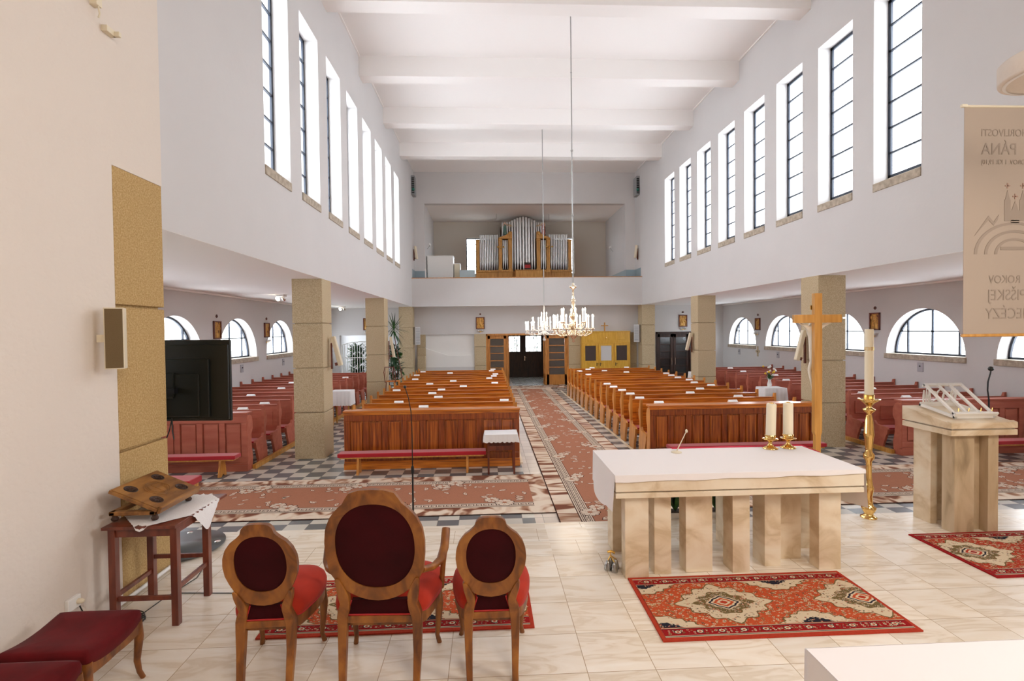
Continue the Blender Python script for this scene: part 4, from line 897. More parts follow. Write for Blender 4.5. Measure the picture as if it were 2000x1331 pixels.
def louis_chair(name, label, loc, rz, half, inner, hc, leg_x, leg_top, rail, seat_w, arms, group):
    """half: outline (x,h) of the back from top centre to bottom centre; inner: (a,b) of the oval"""
    t = thing(name, label, 'chair', loc, rz, group)
    out = half+[(-x, h) for x, h in half[-2:0:-1]]; N = 72; c = (0, hc); d = .036
    def P(x, h, y): return (x, y+lean(h), h)
    fr, bk, fi, bi = [], [], [], []; g = G(); ia, ib, ihc = inner
    for k in range(N):
        a = 2*pi*k/N+1e-4; ro = ray_r(out, c, a); x, h = ro*cos(a), hc+ro*sin(a)
        n_ = 2.25; ce, se = cos(a), sin(a); ri = (abs(ce/ia)**n_+abs(se/ib)**n_)**(-1/n_); xi, hi = ri*ce, ihc+ri*se
        fr.append(P(x, h, 0)); bk.append(P(x, h, d)); fi.append(P(xi, hi, .004)); bi.append(P(xi, hi, d))
    vs = fr+bk+fi+bi; R = range(N)
    g.add(vs, [(k, (k+1) % N, (k+1) % N+2*N, k+2*N) for k in R], 0); g.add(vs, [(k+N, k+3*N, (k+1) % N+3*N, (k+1) % N+N) for k in R], 0)
    g.add(vs, [(k, k+N, (k+1) % N+N, (k+1) % N) for k in R], 0, True); g.add(vs, [(k+2*N, (k+1) % N+2*N, (k+1) % N+3*N, k+3*N) for k in R], 0, True)
    ob('back_frame', g, 'chairwood', t, bevel=.005)
    g = G(); vs = []; rings = 7
    for side, yb in ((0, .012), (1, d+.018)):
        for j in range(rings+1):
            q = 1-j/rings
            for k in range(N):
                a = 2*pi*k/N; ce, se = cos(a), sin(a); ri = (abs(ce/ia)**2.25+abs(se/ib)**2.25)**(-1/2.25)*1.01*q; x, h = ri*ce, ihc+ri*se
                vs.append(P(x, h, yb+(.012 if side == 0 else .02)*(1-q*q)*(-1 if side == 0 else 1)*.8))
    base = (rings+1)*N
    for s in (0, 1):
        fs = [(s*base+j*N+k, s*base+(j+1)*N+k, s*base+(j+1)*N+(k+1) % N, s*base+j*N+(k+1) % N) for j in range(rings) for k in R]
        g2 = fs if s == 0 else [f[::-1] for f in fs]
        if s == 0: gg = G(); gg.add(vs, g2, 0, True)
        else: gg.add(vs, g2, 1, True)
    ob('back_upholstery', gg, ['velvet_shaded', 'velvet'], t)
    # rear legs with stiles that merge with the oval
    for s in (-1, 1):
        g = G(); vs = []; prof = leg_top+[(leg_x+.000, rail[1], .034, .034), (leg_x+.004, rail[0]-.01, .030, .030), (leg_x+.004, .25, .025, .027), (leg_x-.002, .0, .019, .020)]
        for x, h, w, dd in prof:
            y = lean(h)
            for sx, sy in ((-1, -.0), (1, -.0), (1, 1), (-1, 1)): vs.append((s*x+sx*w, y+(-.012 if sy == 0 else .012+dd), h))
        fs = []
        for i in range(len(prof)-1):
            for k in range(4): fs.append((4*i+k, 4*i+(k+1) % 4, 4*i+4+(k+1) % 4, 4*i+4+k))
        g.add(vs, fs+[(0, 3, 2, 1), tuple(4*(len(prof)-1)+k for k in range(4))], 0); ob('rear_leg', g, 'chairwood', t, bevel=.006)
    # rear opening: seat back in velvet darkened for shade, with red piping
    g = G(); xb, xt = leg_x-.03, leg_x-.055; ht = rail[1]+.10
    g.prism([(-xb, rail[1]-.01), (xb, rail[1]-.01), (xt, ht), (-xt, ht)], 'y', .006, .05); ob('seat_back_cover', g, 'velvet_shaded', t)
    g = G(); g.tube([(-xt, .0, ht), (-xb, .0, rail[1]+.006), (xb, .0, rail[1]+.006), (xt, .0, ht)], .006, 6); ob('piping', g, 'piping', t)
    g = G(); g.box(-leg_x, leg_x, -.006, .03, rail[0], rail[1]); ob('rear_rail', g, 'chairwood', t, bevel=.004)
    # seat
    pl = [(leg_x-.02, .02), (leg_x+.05, .05), (seat_w-.035, .14), (seat_w, .28), (seat_w, .44), (seat_w-.05, .53), (seat_w*.5, .57)]
    pl = smooth_closed(pl+[(-x, y) for x, y in pl[::-1]], 2)
    g = G(); g.prism([(x*.985, y*.985+.004) for x, y in pl], 'z', rail[0]-.03, rail[1], 0, True); ob('seat_frame', g, 'chairwood', t)
    cx, cy = 0, .30; vs = []; n = len(pl); g = G()
    lv = [(1.0, rail[1]), (1.035, rail[1]+.02), (1.04, rail[1]+.05), (1.0, rail[1]+.085), (.9, rail[1]+.112), (.7, rail[1]+.13), (.4, rail[1]+.14), (.1, rail[1]+.142)]
    for k, z in lv: vs += [(cx+(x-cx)*k, cy+(y-cy)*k, z) for x, y in pl]
    g.add(vs, [(j*n+i, j*n+(i+1) % n, (j+1)*n+(i+1) % n, (j+1)*n+i) for j in range(len(lv)-1) for i in range(n)]+[tuple((len(lv)-1)*n+i for i in range(n))], 0, True)
    ob('seat_cushion', g, 'velvet', t)
    g = G(); g.tube([(x*1.01, y*1.01, rail[1]+.004) for x, y in pl]+[(pl[0][0]*1.01, pl[0][1]*1.01, rail[1]+.004)], .006, 6); ob('seat_piping', g, 'piping', t)
    for s in (-1, 1):
        x = s*(seat_w-.045); g = G(); pts = [(x, .47, rail[0]+.03), (x+s*.012, .485, .30), (x+s*.006, .482, .18), (x-s*.004, .478, .07), (x+s*.008, .50, .0)]
        g.tube(pts, [.030, .030, .022, .016, .018], 10); ob('front_leg', g, 'chairwood', t)
    if arms:
        for s in (-1, 1):
            g = G(); g.tube([(s*(.285), -.05, .80), (s*.335, .04, .775), (s*.375, .13, .78), (s*.392, .21, .83), (s*.394, .27, .90), (s*.395, .29, .93)], [.02, .022, .028, .030, .030, .028], 10); ob('armrest', g, 'chairwood', t)
            g = G(); g.tube([(s*.395, .20, .81), (s*.375, .26, .70), (s*.355, .33, .55), (s*.345, .36, rail[1])], [.018, .018, .018, .022], 8); ob('arm_support', g, 'chairwood', t)
    return t
HALF = [(0, 1.115), (.05, 1.113), (.085, 1.102), (.093, 1.085), (.104, 1.05), (.130, 1.025), (.169, .995), (.202, .95), (.222, .895), (.228, .835), (.220, .77), (.198, .71), (.170, .655), (.137, .605), (.103, .575), (.05, .558), (0, .552)]
LT = [(.175, .66, .012, .02), (.158, .61, .024, .024), (.140, .56, .028, .03), (.132, .52, .026, .032), (.145, .48, .032, .034)]
louis_chair('upholstered_chair', 'oval-backed upholstered side chair at the left of the armchair', (-1.452, 3.335, SZ), .035, HALF, (.160, .192, .840), .83, .152, LT, (.40, .445), .262, False, 'oval-backed upholstered chairs')
louis_chair('upholstered_chair', 'oval-backed upholstered side chair at the right of the armchair', (.003, 3.345, SZ), .0, HALF, (.160, .192, .840), .83, .150, LT, (.40, .445), .268, False, 'oval-backed upholstered chairs')
HM = [(0, 1.345), (.08, 1.340), (.142, 1.320), (.160, 1.292), (.172, 1.262), (.212, 1.228), (.262, 1.170), (.297, 1.09), (.309, 1.0), (.307, .915), (.297, .835), (.300, .81), (.272, .76), (.237, .71), (.18, .655), (.11, .617), (.05, .60), (0, .596)]
LM = [(.252, .755, .012, .02), (.234, .695, .026, .026), (.220, .635, .034, .03), (.214, .575, .030, .033), (.225, .525, .036, .036)]
louis_chair('upholstered_armchair', 'large oval-backed upholstered armchair in the middle of the three chairs', (-.712, 3.275, SZ), -.04, HM, (.246, .282, .966), .94, .235, LM, (.438, .485), .345, True, 'oval-backed upholstered chairs')
def stool(label, loc, h=.48):
    t = thing('upholstered_stool', label, 'stool', loc, group='backless velvet stools along the wall'); w, d = .265, .235
    g = G(); nx = 12; vs = []; c9 = .93; pl = smooth_closed([(w, -d*c9), (w, 0), (w, d*c9), (w*c9, d), (0, d), (-w*c9, d), (-w, d*c9), (-w, 0), (-w, -d*c9), (-w*c9, -d), (0, -d), (w*c9, -d)], 2); n = len(pl)
    def sag(x, z): return z-.035*(1-(x/w)**2)
    lv = [(1, .385), (1.02, .40), (1.025, .435), (1.0, .462), (.9, .476), (.6, .484), (.2, .487)]
    for k, z in lv: vs += [(x*k, y*k, sag(y*k*1.1, z)) for x, y in pl]
    g.add(vs, [(j*n+i, j*n+(i+1) % n, (j+1)*n+(i+1) % n, (j+1)*n+i) for j in range(len(lv)-1) for i in range(n)]+[tuple((len(lv)-1)*n+i for i in range(n))], 0, True); ob('seat_cushion', g, 'velvet_mid', t)
    for s in (-1, 1):
        g = G(); m_ = 10; top = [(-d+2*d*i/m_, sag(-d+2*d*i/m_, .395)) for i in range(m_+1)]; bot = [(-d+2*d*i/m_, sag(-d+2*d*i/m_, .395)-.05-.02*abs(-1+2*i/m_)) for i in range(m_, -1, -1)]
        g.prism(top+bot, 'x', *sorted((s*w, s*(w-.025)))); ob('side_rail', g, 'chairwood', t)
        g = G(); g.box(-w+.02, w-.02, *sorted((s*d, s*(d-.022))), .33, .39); ob('cross_rail', g, 'chairwood', t)
        for q in (-1, 1):
            g = G(); x, y = s*(w-.02), q*(d-.02); g.tube([(x, y, .39), (x+s*.006, y+q*.006, .28), (x-s*.004, y-q*.004, .13), (x+s*.004, y+q*.004, .05), (x+s*.022, y+q*.014, 0)], [.028, .028, .020, .016, .015], 10); ob('leg', g, 'chairwood', t)
    return t
stool('velvet stool against the left wall, the one nearer the tall table', (-2.60, 3.27, SZ))
stool('velvet stool against the left wall, cut by the bottom left corner', (-2.58, 2.74, SZ))
# ================================================================ TALL TABLE, BOOK STAND, CLOTH
t = thing('tall_table', 'tall narrow mahogany table with stretchers against the left wall', 'table', (-2.72, 4.42, SZ))
g = G(); g.box(-.30, .26, -.33, .47, .775, .80); ob('tabletop', g, 'mahogany', t, bevel=.004)
for x in (-.235, .235):
    for y in (-.29, .16): g = G(); g.box(x-.026, x+.026, y-.026, y+.026, 0, .775); ob('leg', g, 'mahogany', t, bevel=.003)
g = G(); g.box(-.235, .235, -.30, -.28, .71, .775); g.box(-.235, .235, .15, .17, .71, .775); g.box(.225, .245, -.29, .16, .72, .775); g.box(-.245, -.225, -.29, .16, .72, .775); ob('apron', g, 'mahogany', t)
for a, b, c, d, z in ((-.235, .235, -.30, -.275, .20), (-.235, .235, .148, .172, .34), (.222, .248, -.29, .16, .27), (-.248, -.222, -.29, .16, .22)): g = G(); g.box(a, b, c, d, z, z+.035); ob('stretcher', g, 'mahogany', t, bevel=.003)
t2 = thing('lace_table_cover', 'white scalloped lace cover lying on the tall mahogany table', 'tablecloth', (-2.72, 4.42, SZ+.801))
g = G(); n = 96; cx, cy = 0, .10; vs = [(cx, cy, .004)]
for j in range(1, 9):
    for i in range(n):
        a = 2*pi*i/n; q = j/8; d1 = abs(cos(a))+abs(sin(a)); R_ = .47/d1*1.0; R_ = min(R_, .46); R_ *= 1+(.02*abs(sin(a*18)) if j == 8 else 0)
        x, y = cx+R_*q*cos(a)*.98, cy+R_*q*sin(a)*1.02
        z = .004; ex = max(0, x-.262, -.302-x) ; ey = max(0, y-.472, -.332-y); e_ = max(ex, ey)
        if e_ > 0:
            if x > .262: x = .262+.012+.03*e_
            if y > .472: y = .472+.01+.03*e_
            if x < -.302: x = -.306
            if y < -.332: y = -.332-.012-.03*e_
            z = .004-e_*1.05
        vs.append((x, y, z))
fs = [(0, 1+i, 1+(i+1) % n) for i in range(n)]+[(1+(j-1)*n+i, 1+j*n+i, 1+j*n+(i+1) % n, 1+(j-1)*n+(i+1) % n) for j in range(1, 8) for i in range(n)]
g.add(vs, fs, 0, True); ob('cover', g, 'lace', t2)
t = thing('table_book_stand', 'carved brown wooden book stand with four medallions on the tall table', 'book stand', (-2.845, 4.38, SZ+.806))
g = G(); a, b = -.18, .18; c, d = -.20, .32
for q in ((a, b, c, c+.05), (a, b, d-.05, d), (a, a+.05, c, d), (b-.05, b, c, d)): g.box(*q, .05, .085)
ob('base_frame', g, 'carved', t, bevel=.008)
for x in (a+.03, b-.02):
    for y in (c+.03, d-.03): g = G(); g.lathe([(.0, 0), (.022, .006), (.028, .022), (.018, .038), (.022, .052)], x, y, 14); ob('foot', g, 'darkwood', t)
X = Matrix.Translation((b+.02, 0, .078)) @ Matrix.Rotation(radians(24), 4, 'Y')
g = G(); g.box(-.40, .0, c-.02, d+.04, 0, .028, X=X); g.box(-.39, -.01, c-.01, d+.03, .028, .034, X=X); ob('book_board', g, 'carved', t, bevel=.006)
g = G(); g.box(.0, .022, c-.01, d+.03, -.01, .05, X=X); ob('ledge', g, 'carved', t, bevel=.005)
for u, v in ((-.31, -.10), (-.31, .24), (-.09, -.10), (-.09, .24)):
    g = G(); XX = X @ Matrix.Translation((u, v, .034)); g.lathe([(.052, 0), (.052, .003), (.047, .004), (.045, .0015), (.0, .0015)], 0, 0, 24, X=XX)
    for k in range(7):
        aa = 2*pi*k/7; g.sphere(XX @ Vector((.025*cos(aa), .025*sin(aa), .002)), .010, seg=8, rings=5, sc3=(1, 1, .5))
    ob('medallion', g, 'darkwood', t)
g = G()
for k in range(4):
    pts = []
    for i in range(26): aa = i/25*2*pi; pts.append(X @ Vector((-.20+.05*cos(aa)*(1+.3*k)+.01*sin(3*aa+k), .07+.07*sin(aa)*(1+.2*k), .036)))
    g.tube(pts, .0025, 5)
g.box(-.2, -.195, -.02, .16, .034, .037, X=X); g.box(-.25, -.14, .065, .07, .034, .037, X=X); ob('carving', g, 'carved', t)
# cables and sockets at the wall
t = thing('power_cable', 'black cable coiled on the floor below the tall table', 'cable', (-2.86, 4.2, SZ))
g = G(); pts = [(-.25, -.22, .26), (-.22, -.20, .15), (-.19, -.1, .01)]
for i in range(60): a = i/10*2*pi; pts.append((-.02+(.10+.02*sin(i*.37))*cos(a), -.02+(.07+.012*cos(i*.5))*sin(a), .006+.0009*i))
pts += [(.02, .3, .005), (.1, .7, .005), (.0, 1.1, .005)]; g.tube(pts, .0045, 6); ob('cable', g, 'black', t)
g = G(); g.tube([(-2.75, 4.62, SZ+.006), (-2.2, 4.58, SZ+.006), (-1.4, 4.60, SZ+.006), (-.9, 4.62, SZ+.006)], .004, 6); tag(ob('floor_cable', g, 'black'), 'thin dark cable running over the floor behind the chairs', 'cable')
t = thing('power_socket', 'white wall socket with a plug beside the tall table', 'socket', (-3.13, 3.93, .70))
g = G(); g.box(0, .03, -.06, .06, -.045, .045); ob('plate', g, 'white', t, bevel=.006); g = G(); g.lathe([(.02, 0), (.018, .03), (.008, .045)], seg=12, X=Matrix.Translation((.03, .03, 0)) @ Matrix.Rotation(pi/2, 4, 'Y')); ob('plug', g, 'cream', t)
g = G(); g.tube([(-3.105, 3.6, .44), (-3.105, 4.46, .44), (-3.105, 5.13, .44)], .018, 8); tag(ob('conduit_pipe', g, 'white'), 'white conduit pipe along the foot of the left wall', 'pipe')
# ================================================================ TELEVISION
t = thing('television', 'large black flat television seen from behind on a glass-based stand', 'television', (-3.44, 5.58, SZ), radians(-4))
g = G(); w = .725; z0, z1 = 1.375, 2.235
g.box(-w, w, .0, .035, z0, z1); g.box(-w+.01, w-.01, -.025, .0, z0+.02, z1-.05); ob('housing', g, 'black', t, bevel=.012)
g = G(); g.box(-.52, .52, -.05, -.02, z0+.05, z1-.20); g.box(-.40, .42, -.062, -.045, z0+.06, z0+.50); g.box(-.16, .16, -.078, -.055, z0+.25, z0+.52); ob('rear_cover', g, 'black', t, bevel=.012)
g = G(); g.box(-w+.012, w-.012, .034, .037, z0+.012, z1-.012); ob('screen', g, 'glasstop', t)
g = G(); g.tube([(0, -.09, .03), (0, -.09, z0+.45)], .03, 12); g.box(-.2, .2, -.12, -.06, z0+.3, z0+.36); ob('pole', g, 'blackm', t)
g = G(); g.lathe([(.44, .018), (.44, .03), (.0, .03)], .10, .04, 48); ob('glass_base', g, 'glasstop', t)
for a in range(4): g = G(); xx, yy = .10+.37*cos(a*pi/2+.3), .04+.37*sin(a*pi/2+.3); g.lathe([(.035, 0), (.035, .018), (.03, .034), (0, .034)], xx, yy, 14); ob('foot_disc', g, 'silver', t)
g = G(); g.tube([(.12, -.05, z0+.04), (.10, -.06, z0-.08), (.02, -.07, z0-.3), (-.02, -.09, z0-.6)], .006, 6); g.tube([(.12, -.05, z0+.04), (.13, -.06, z0-.1), (.15, -.07, z0-.18)], .006, 6); ob('cable', g, 'black', t)
# ================================================================ LOUDSPEAKERS
def column_speaker(label, loc, rz, tilt, h=.66, cloth='cream', name='column_loudspeaker'):
    t = thing(name, label, 'loudspeaker', loc, rz, 'slim column loudspeakers')
    X = Matrix.Rotation(tilt, 4, 'X'); g = G(); g.box(-.055, .055, -.05, .03, -h/2, h/2, X=X); ob('cabinet', g, 'cream', t, bevel=.006)
    g = G(); g.box(-.045, .045, -.056, -.05, -h/2+.015, h/2-.015, X=X); ob('grille', g, cloth, t)
    g = G(); g.box(-.015, .015, .03, .10, -h/2+.02, -h/2+.09, X=X); g.box(-.03, .03, .085, .115, -h/2-.06, h/2-.15); ob('bracket', g, 'mahogany', t); return t
t = thing('wall_loudspeaker', 'box loudspeaker with brown grille on the left wall beside the stone cladding', 'loudspeaker', (-3.0, 4.28, 2.67), radians(27))
g = G(); g.box(-.065, .065, -.08, .06, -.245, .245); ob('cabinet', g, 'cream', t, bevel=.004); g = G(); g.box(-.057, .057, -.085, -.078, -.235, .235); ob('grille', g, 'speaker_cloth', t); g = G(); g.box(-.12, -.07, -.02, .02, -.03, .03); ob('bracket', g, 'cream', t)
column_speaker('slanted cream column loudspeaker on the first pillar left of the nave', (-3.33, 11.42, 2.28), radians(90), radians(-14), .66)
column_speaker('slanted cream column loudspeaker on the second pillar left of the nave', (-3.33, 17.95, 2.16), radians(90), radians(-9), .72)
column_speaker('slanted cream column loudspeaker on the pillar behind the wooden cross', (7.17, 11.42, 2.27), radians(-90), radians(-14), .70)
column_speaker('slanted cream column loudspeaker on the second pillar right of the nave', (7.17, 17.95, 2.22), radians(-90), radians(-14), .64)
column_speaker('slim cream column loudspeaker high beside the gallery, left wall', (-3.36, 24.5, 6.42), radians(60), radians(-9), .62)
column_speaker('slim cream column loudspeaker high beside the gallery, right wall', (7.2, 24.5, 6.42), radians(-60), radians(-9), .62)
for label, x, rz in (('grey louvred wall heater by the far left pillar', -3.34, 35), ('grey louvred wall heater by the far right pillar', 7.18, -35)):
    t = thing('wall_heater', label, 'heater', (x, 24.35, 2.48), radians(rz), 'grey louvred wall heaters')
    g = G(); g.box(-.13, .13, -.09, .10, -.42, .42); ob('casing', g, 'lgrey', t, bevel=.01); g = G()
    for i in range(14): z = -.36+i*.054; g.box(-.10, .10, -.11, -.085, z, z+.022)
    ob('louvre_grille', g, 'grey', t)
for label, x, s in (('dark louvred ventilation unit high in the far left nave corner', XL, 1), ('dark louvred ventilation unit high in the far right nave corner', XR, -1)):
    t = thing('ventilation_unit', label, 'vent', (x, 24.55, 9.55), 0, 'ventilation units high in the corners')
    g = G(); g.box(*sorted((0, s*.16)), -.25, .25, -.45, .45); ob('casing', g, 'grey', t, bevel=.01); g = G()
    for i in range(9): z = -.38+i*.085; g.box(*sorted((s*.03, s*.15)), -.275, -.25, z, z+.045)
    ob('louvre_grille', g, 'blackm', t); g = G(); g.sphere((s*.10, -.28, -.20), .07); ob('green_lamp', g, 'teal', t)
# ================================================================ PICTURES OF THE STATIONS
def relief(label, loc, rz, sd, cross=True, lampy=-.36, w=.40, h=.52):
    t = thing('carved_picture', label, 'picture', loc, rz, 'carved stations of the cross')
    g = G(); f = .035
    for a, b, c, d in ((-w/2, w/2, -h/2, -h/2+f), (-w/2, w/2, h/2-f, h/2), (-w/2, -w/2+f, -h/2, h/2), (w/2-f, w/2, -h/2, h/2)): g.box(a, b, -.05, 0, c, d)
    g.box(-w/2, w/2, -.01, 0, -h/2, h/2); ob('frame', g, 'mahogany', t, bevel=.004)
    g = G(); nx, nz = 22, 28; vs = []
    for j in range(nz+1):
        for i in range(nx+1):
            x = -w/2+f+(w-2*f)*i/nx; z = -h/2+f+(h-2*f)*j/nz; q = noise.noise(Vector((x*16+sd*7, z*9, sd)))+.5*noise.noise(Vector((x*38, z*30, sd*3)))
            fig = max(0, .5-abs(x-.06*sin(sd*2+z*9))*5)*(1 if z < .14 else .2)+max(0, .35-abs(x+.10)*7)*(1 if z < .08 else 0)
            vs.append((x, -.015-.022*max(-.3, q)-.03*fig, z))
    g.add(vs, [(j*(nx+1)+i, j*(nx+1)+i+1, (j+1)*(nx+1)+i+1, (j+1)*(nx+1)+i) for j in range(nz) for i in range(nx)], 0, True); ob('relief_panel', g, 'relief', t)
    X = Matrix.Translation((0, -.015, h/2+.14)); g = G(); g.box(-.045, .045, -.012, .015, -.018, .018, X=X); g.box(-.018, .018, -.012, .015, -.045, .045, X=X); g.lathe([(.035, -.01), (.035, .005)], seg=12, X=X @ Matrix.Rotation(pi/2, 4, 'X'))
    o = ob('wall_cross', g, 'mahogany', loc=(0, 0, 0)); o.matrix_world = Matrix.Translation(loc) @ Matrix.Rotation(rz, 4, 'Z'); tag(o, 'tiny carved cross above the station picture '+label.replace('carved station picture ', '').split(',')[0], 'wall cross', 'tiny crosses above the stations')
    return t
def sconce(label, loc, rz):
    t = thing('wall_lamp', label, 'lamp', loc, rz, 'two-cup glass wall lamps')
    g = G(); g.tube([(-.14, -.09, 0), (.14, -.09, 0)], .014, 8); g.tube([(0, 0, 0), (0, -.09, 0)], .02, 8); g.lathe([(.03, -.03), (.03, .03)], 0, -.01, 12); ob('bracket', g, 'brass', t)
    for s in (-1, 1): g = G(); g.lathe([(.02, 0), (.045, .02), (.05, .08), (.045, .085), (.03, .03)], s*.10, -.09, 14); ob('glass_cup', g, 'crystal', t)
zt = 2.80
for k, (y, n) in enumerate(((11.95, 'beside the television, half hidden'), (15.19, 'between two windows, above the television'), (18.52, 'left aisle, just before the first pillar'))):
    if k == 0: continue
    relief('carved station picture '+n, (AXL, y, zt), radians(90), k+1); sconce('glass wall lamp under the station picture '+n, (AXL, y-.02, zt-.42), radians(90))
for k, (y, n) in enumerate(((14.9, 'beside the largest arched window, right aisle'), (21.6, 'far beyond the wooden cross, right aisle'))):
    relief('carved station picture '+n, (AXR, y, zt+.04), radians(-90), k+5); sconce('glass wall lamp under the station picture '+n, (AXR, y+.05, zt-.40), radians(-90))
for k, (x, n, y) in enumerate(((-.355, 'left of the entrance doors', 24.9), (9.64, 'above the dark double door', 24.9), (-5.75, 'above the chapel opening', 24.9))):
    relief('carved station picture '+n, (x, y, 3.06), 0, k+8, w=.42, h=.58); sconce('glass wall lamp under the station picture '+n, (x, y, 2.64), 0)
for k, (x, rz, ys) in enumerate(((AXL, 90, (16.65, 19.95)), (AXR, -90, (13.28, 20.07, 23.25)))):
    for j, y in enumerate(ys):
        t = thing('wall_plate', 'small grey socket plate under the %s visible arched window of the %s aisle' % (ORD[j], ('left', 'right')[k]), 'socket', (x, y, 1.60), radians(rz), 'grey plates under the aisle windows')
        g = G(); g.box(-.09, .09, -.02, 0, -.15, .10); ob('plate', g, 'greyplate', t, bevel=.004); g = G(); g.lathe([(.02, 0), (.014, .02)], seg=10, X=Matrix.Translation((0, -.02, 0)) @ Matrix.Rotation(pi/2, 4, 'X')); ob('socket', g, 'black', t)
t = thing('consecration_cross', 'stone cross ornament on the right aisle wall between two arched windows', 'wall cross', (AXR, 21.62, 1.66), radians(-90))
g = G(); g.box(-.16, .16, -.02, 0, -.05, .05); g.box(-.05, .05, -.02, 0, -.22, .22); ob('cross', g, 'stone', t, bevel=.004); g = G(); g.lathe([(.03, 0), (.03, .02)], seg=12, X=Matrix.Translation((0, -.02, 0)) @ Matrix.Rotation(pi/2, 4, 'X')); ob('boss', g, 'silver', t)
for label, x, y in (('small white ceiling spotlight in the left aisle before the first pillar', -6.17, 15.67), ('small white ceiling spotlight in the left aisle beyond the first pillar', -6.38, 22.9)):
    t = thing('ceiling_spotlight', label, 'spotlight', (x, y, ZA), 0, 'ceiling spotlights of the left aisle')
    g = G(); g.box(-.12, .12, -.12, .12, -.06, 0); ob('mount', g, 'white', t, bevel=.008)
    for s in (-1, 1): g = G(); g.lathe([(.045, -.05), (.05, .05), (.03, .07)], seg=14, X=Matrix.Translation((s*.09, -.03, -.13)) @ Matrix.Rotation(radians(60), 4, 'X')); ob('lamp_head', g, 'silver' if s > 0 else 'bulb', t)
# bracket remains on the left wall
t = thing('wall_bracket', 'empty cream bracket stub high on the left wall', 'bracket', (-3.13, 4.44, 5.22)); g = G(); g.box(0, .05, -.05, .06, -.03, .02); g.box(.03, .09, .03, .06, -.03, .01); ob('stub', g, 'cream', t, bevel=.004)
t = thing('wall_fitting', 'old cream lamp fitting near the top edge of the left wall', 'bracket', (-3.13, 4.30, 5.45)); g = G(); g.box(0, .06, -.03, .03, -.12, .12); g.tube([(.05, 0, -.12), (.06, .0, -.18), (.05, .0, -.21)], .008, 6); ob('fitting', g, 'cream', t, bevel=.004)
# confessional
t = thing('confessional', 'bright yellow-varnished three-door confessional by the entrance', 'confessional', (5.70, 24.86, 0))
g = G(); g.box(-1.18, 1.18, -.40, 0, 0, .05); g.box(-1.18, 1.18, -.38, -.02, .05, 2.56); ob('body', g, 'yellow', t); g = G(); g.box(-1.20, 1.20, -.42, .0, 2.56, 2.60); g.box(-1.18, 1.18, -.40, -.36, 2.02, 2.06); ob('cornice', g, 'yellow', t, bevel=.006)
for i in range(3):
    xa = -1.12+i*.76; g = G(); g.box(xa, xa+.10, -.41, -.38, .08, 2.0); g.box(xa+.62, xa+.72, -.41, -.38, .08, 2.0); g.box(xa+.10, xa+.62, -.41, -.38, 1.90, 2.0); g.box(xa+.10, xa+.62, -.41, -.38, .08, 1.18); ob('door', g, 'yellow', t, bevel=.005)
    g = G(); g.box(xa+.10, xa+.62, -.385, -.375, 1.18, 1.90); ob('door_curtain', g, 'curtain' if i != 1 else 'lgrey', t)
    g = G(); x = xa+(.66 if i == 0 else .06); g.box(x-.015, x+.015, -.42, -.41, .92, 1.08); g.tube([(x, -.42, 1.03), (x, -.45, 1.03), (x+.09, -.45, 1.03)], .008, 6); ob('door_handle', g, 'blackm', t)
    g = G(); g.box(xa+.20, xa+.56, -.395, -.38, 2.18, 2.34); ob('name_board', g, 'yellow', t, bevel=.005)
g = G(); g.tube([(0, -.37, 2.30), (0, -.44, 2.30)], .02, 8); g.lathe([(.04, 2.26), (.045, 2.32), (.02, 2.34)], 0, -.45, 10); ob('lamp', g, 'brass', t)
t = thing('small_cross', 'plain wooden cross standing on top of the confessional', 'cross', (5.69, 24.72, 2.60)); g = G(); g.box(-.028, .028, -.02, .02, 0, .42); g.box(-.17, .17, -.018, .018, .24, .29); ob('cross', g, 'oak', t)
# orange seat and small chair by the far left pillar
t = thing('wooden_chair', 'bentwood chair with orange wooden seat by the second left pillar', 'chair', (-3.22, 17.3, 0), radians(170))
g = G(); g.lathe([(.21, 1.02), (.22, 1.03), (.22, 1.05), (.0, 1.05)], seg=24); ob('seat', g, 'orangewood', t)
for a in range(4): g = G(); x, y = .15*(1 if a % 2 else -1), .15*(1 if a > 1 else -1); g.tube([(x, y, 1.02), (x*1.3, y*1.3, 0)], .016, 8); ob('leg', g, 'mahogany', t)
g = G(); g.tube([(-.18, .16, 1.0), (-.20, .22, 1.35), (-.16, .24, 1.52), (.16, .24, 1.52), (.20, .22, 1.35), (.18, .16, 1.0)], .014, 8)
for i in range(6): x = -.13+i*.052; g.tube([(x, .17, 1.04), (x*1.1, .235, 1.52)], .006, 6)
ob('backrest', g, 'mahogany', t)
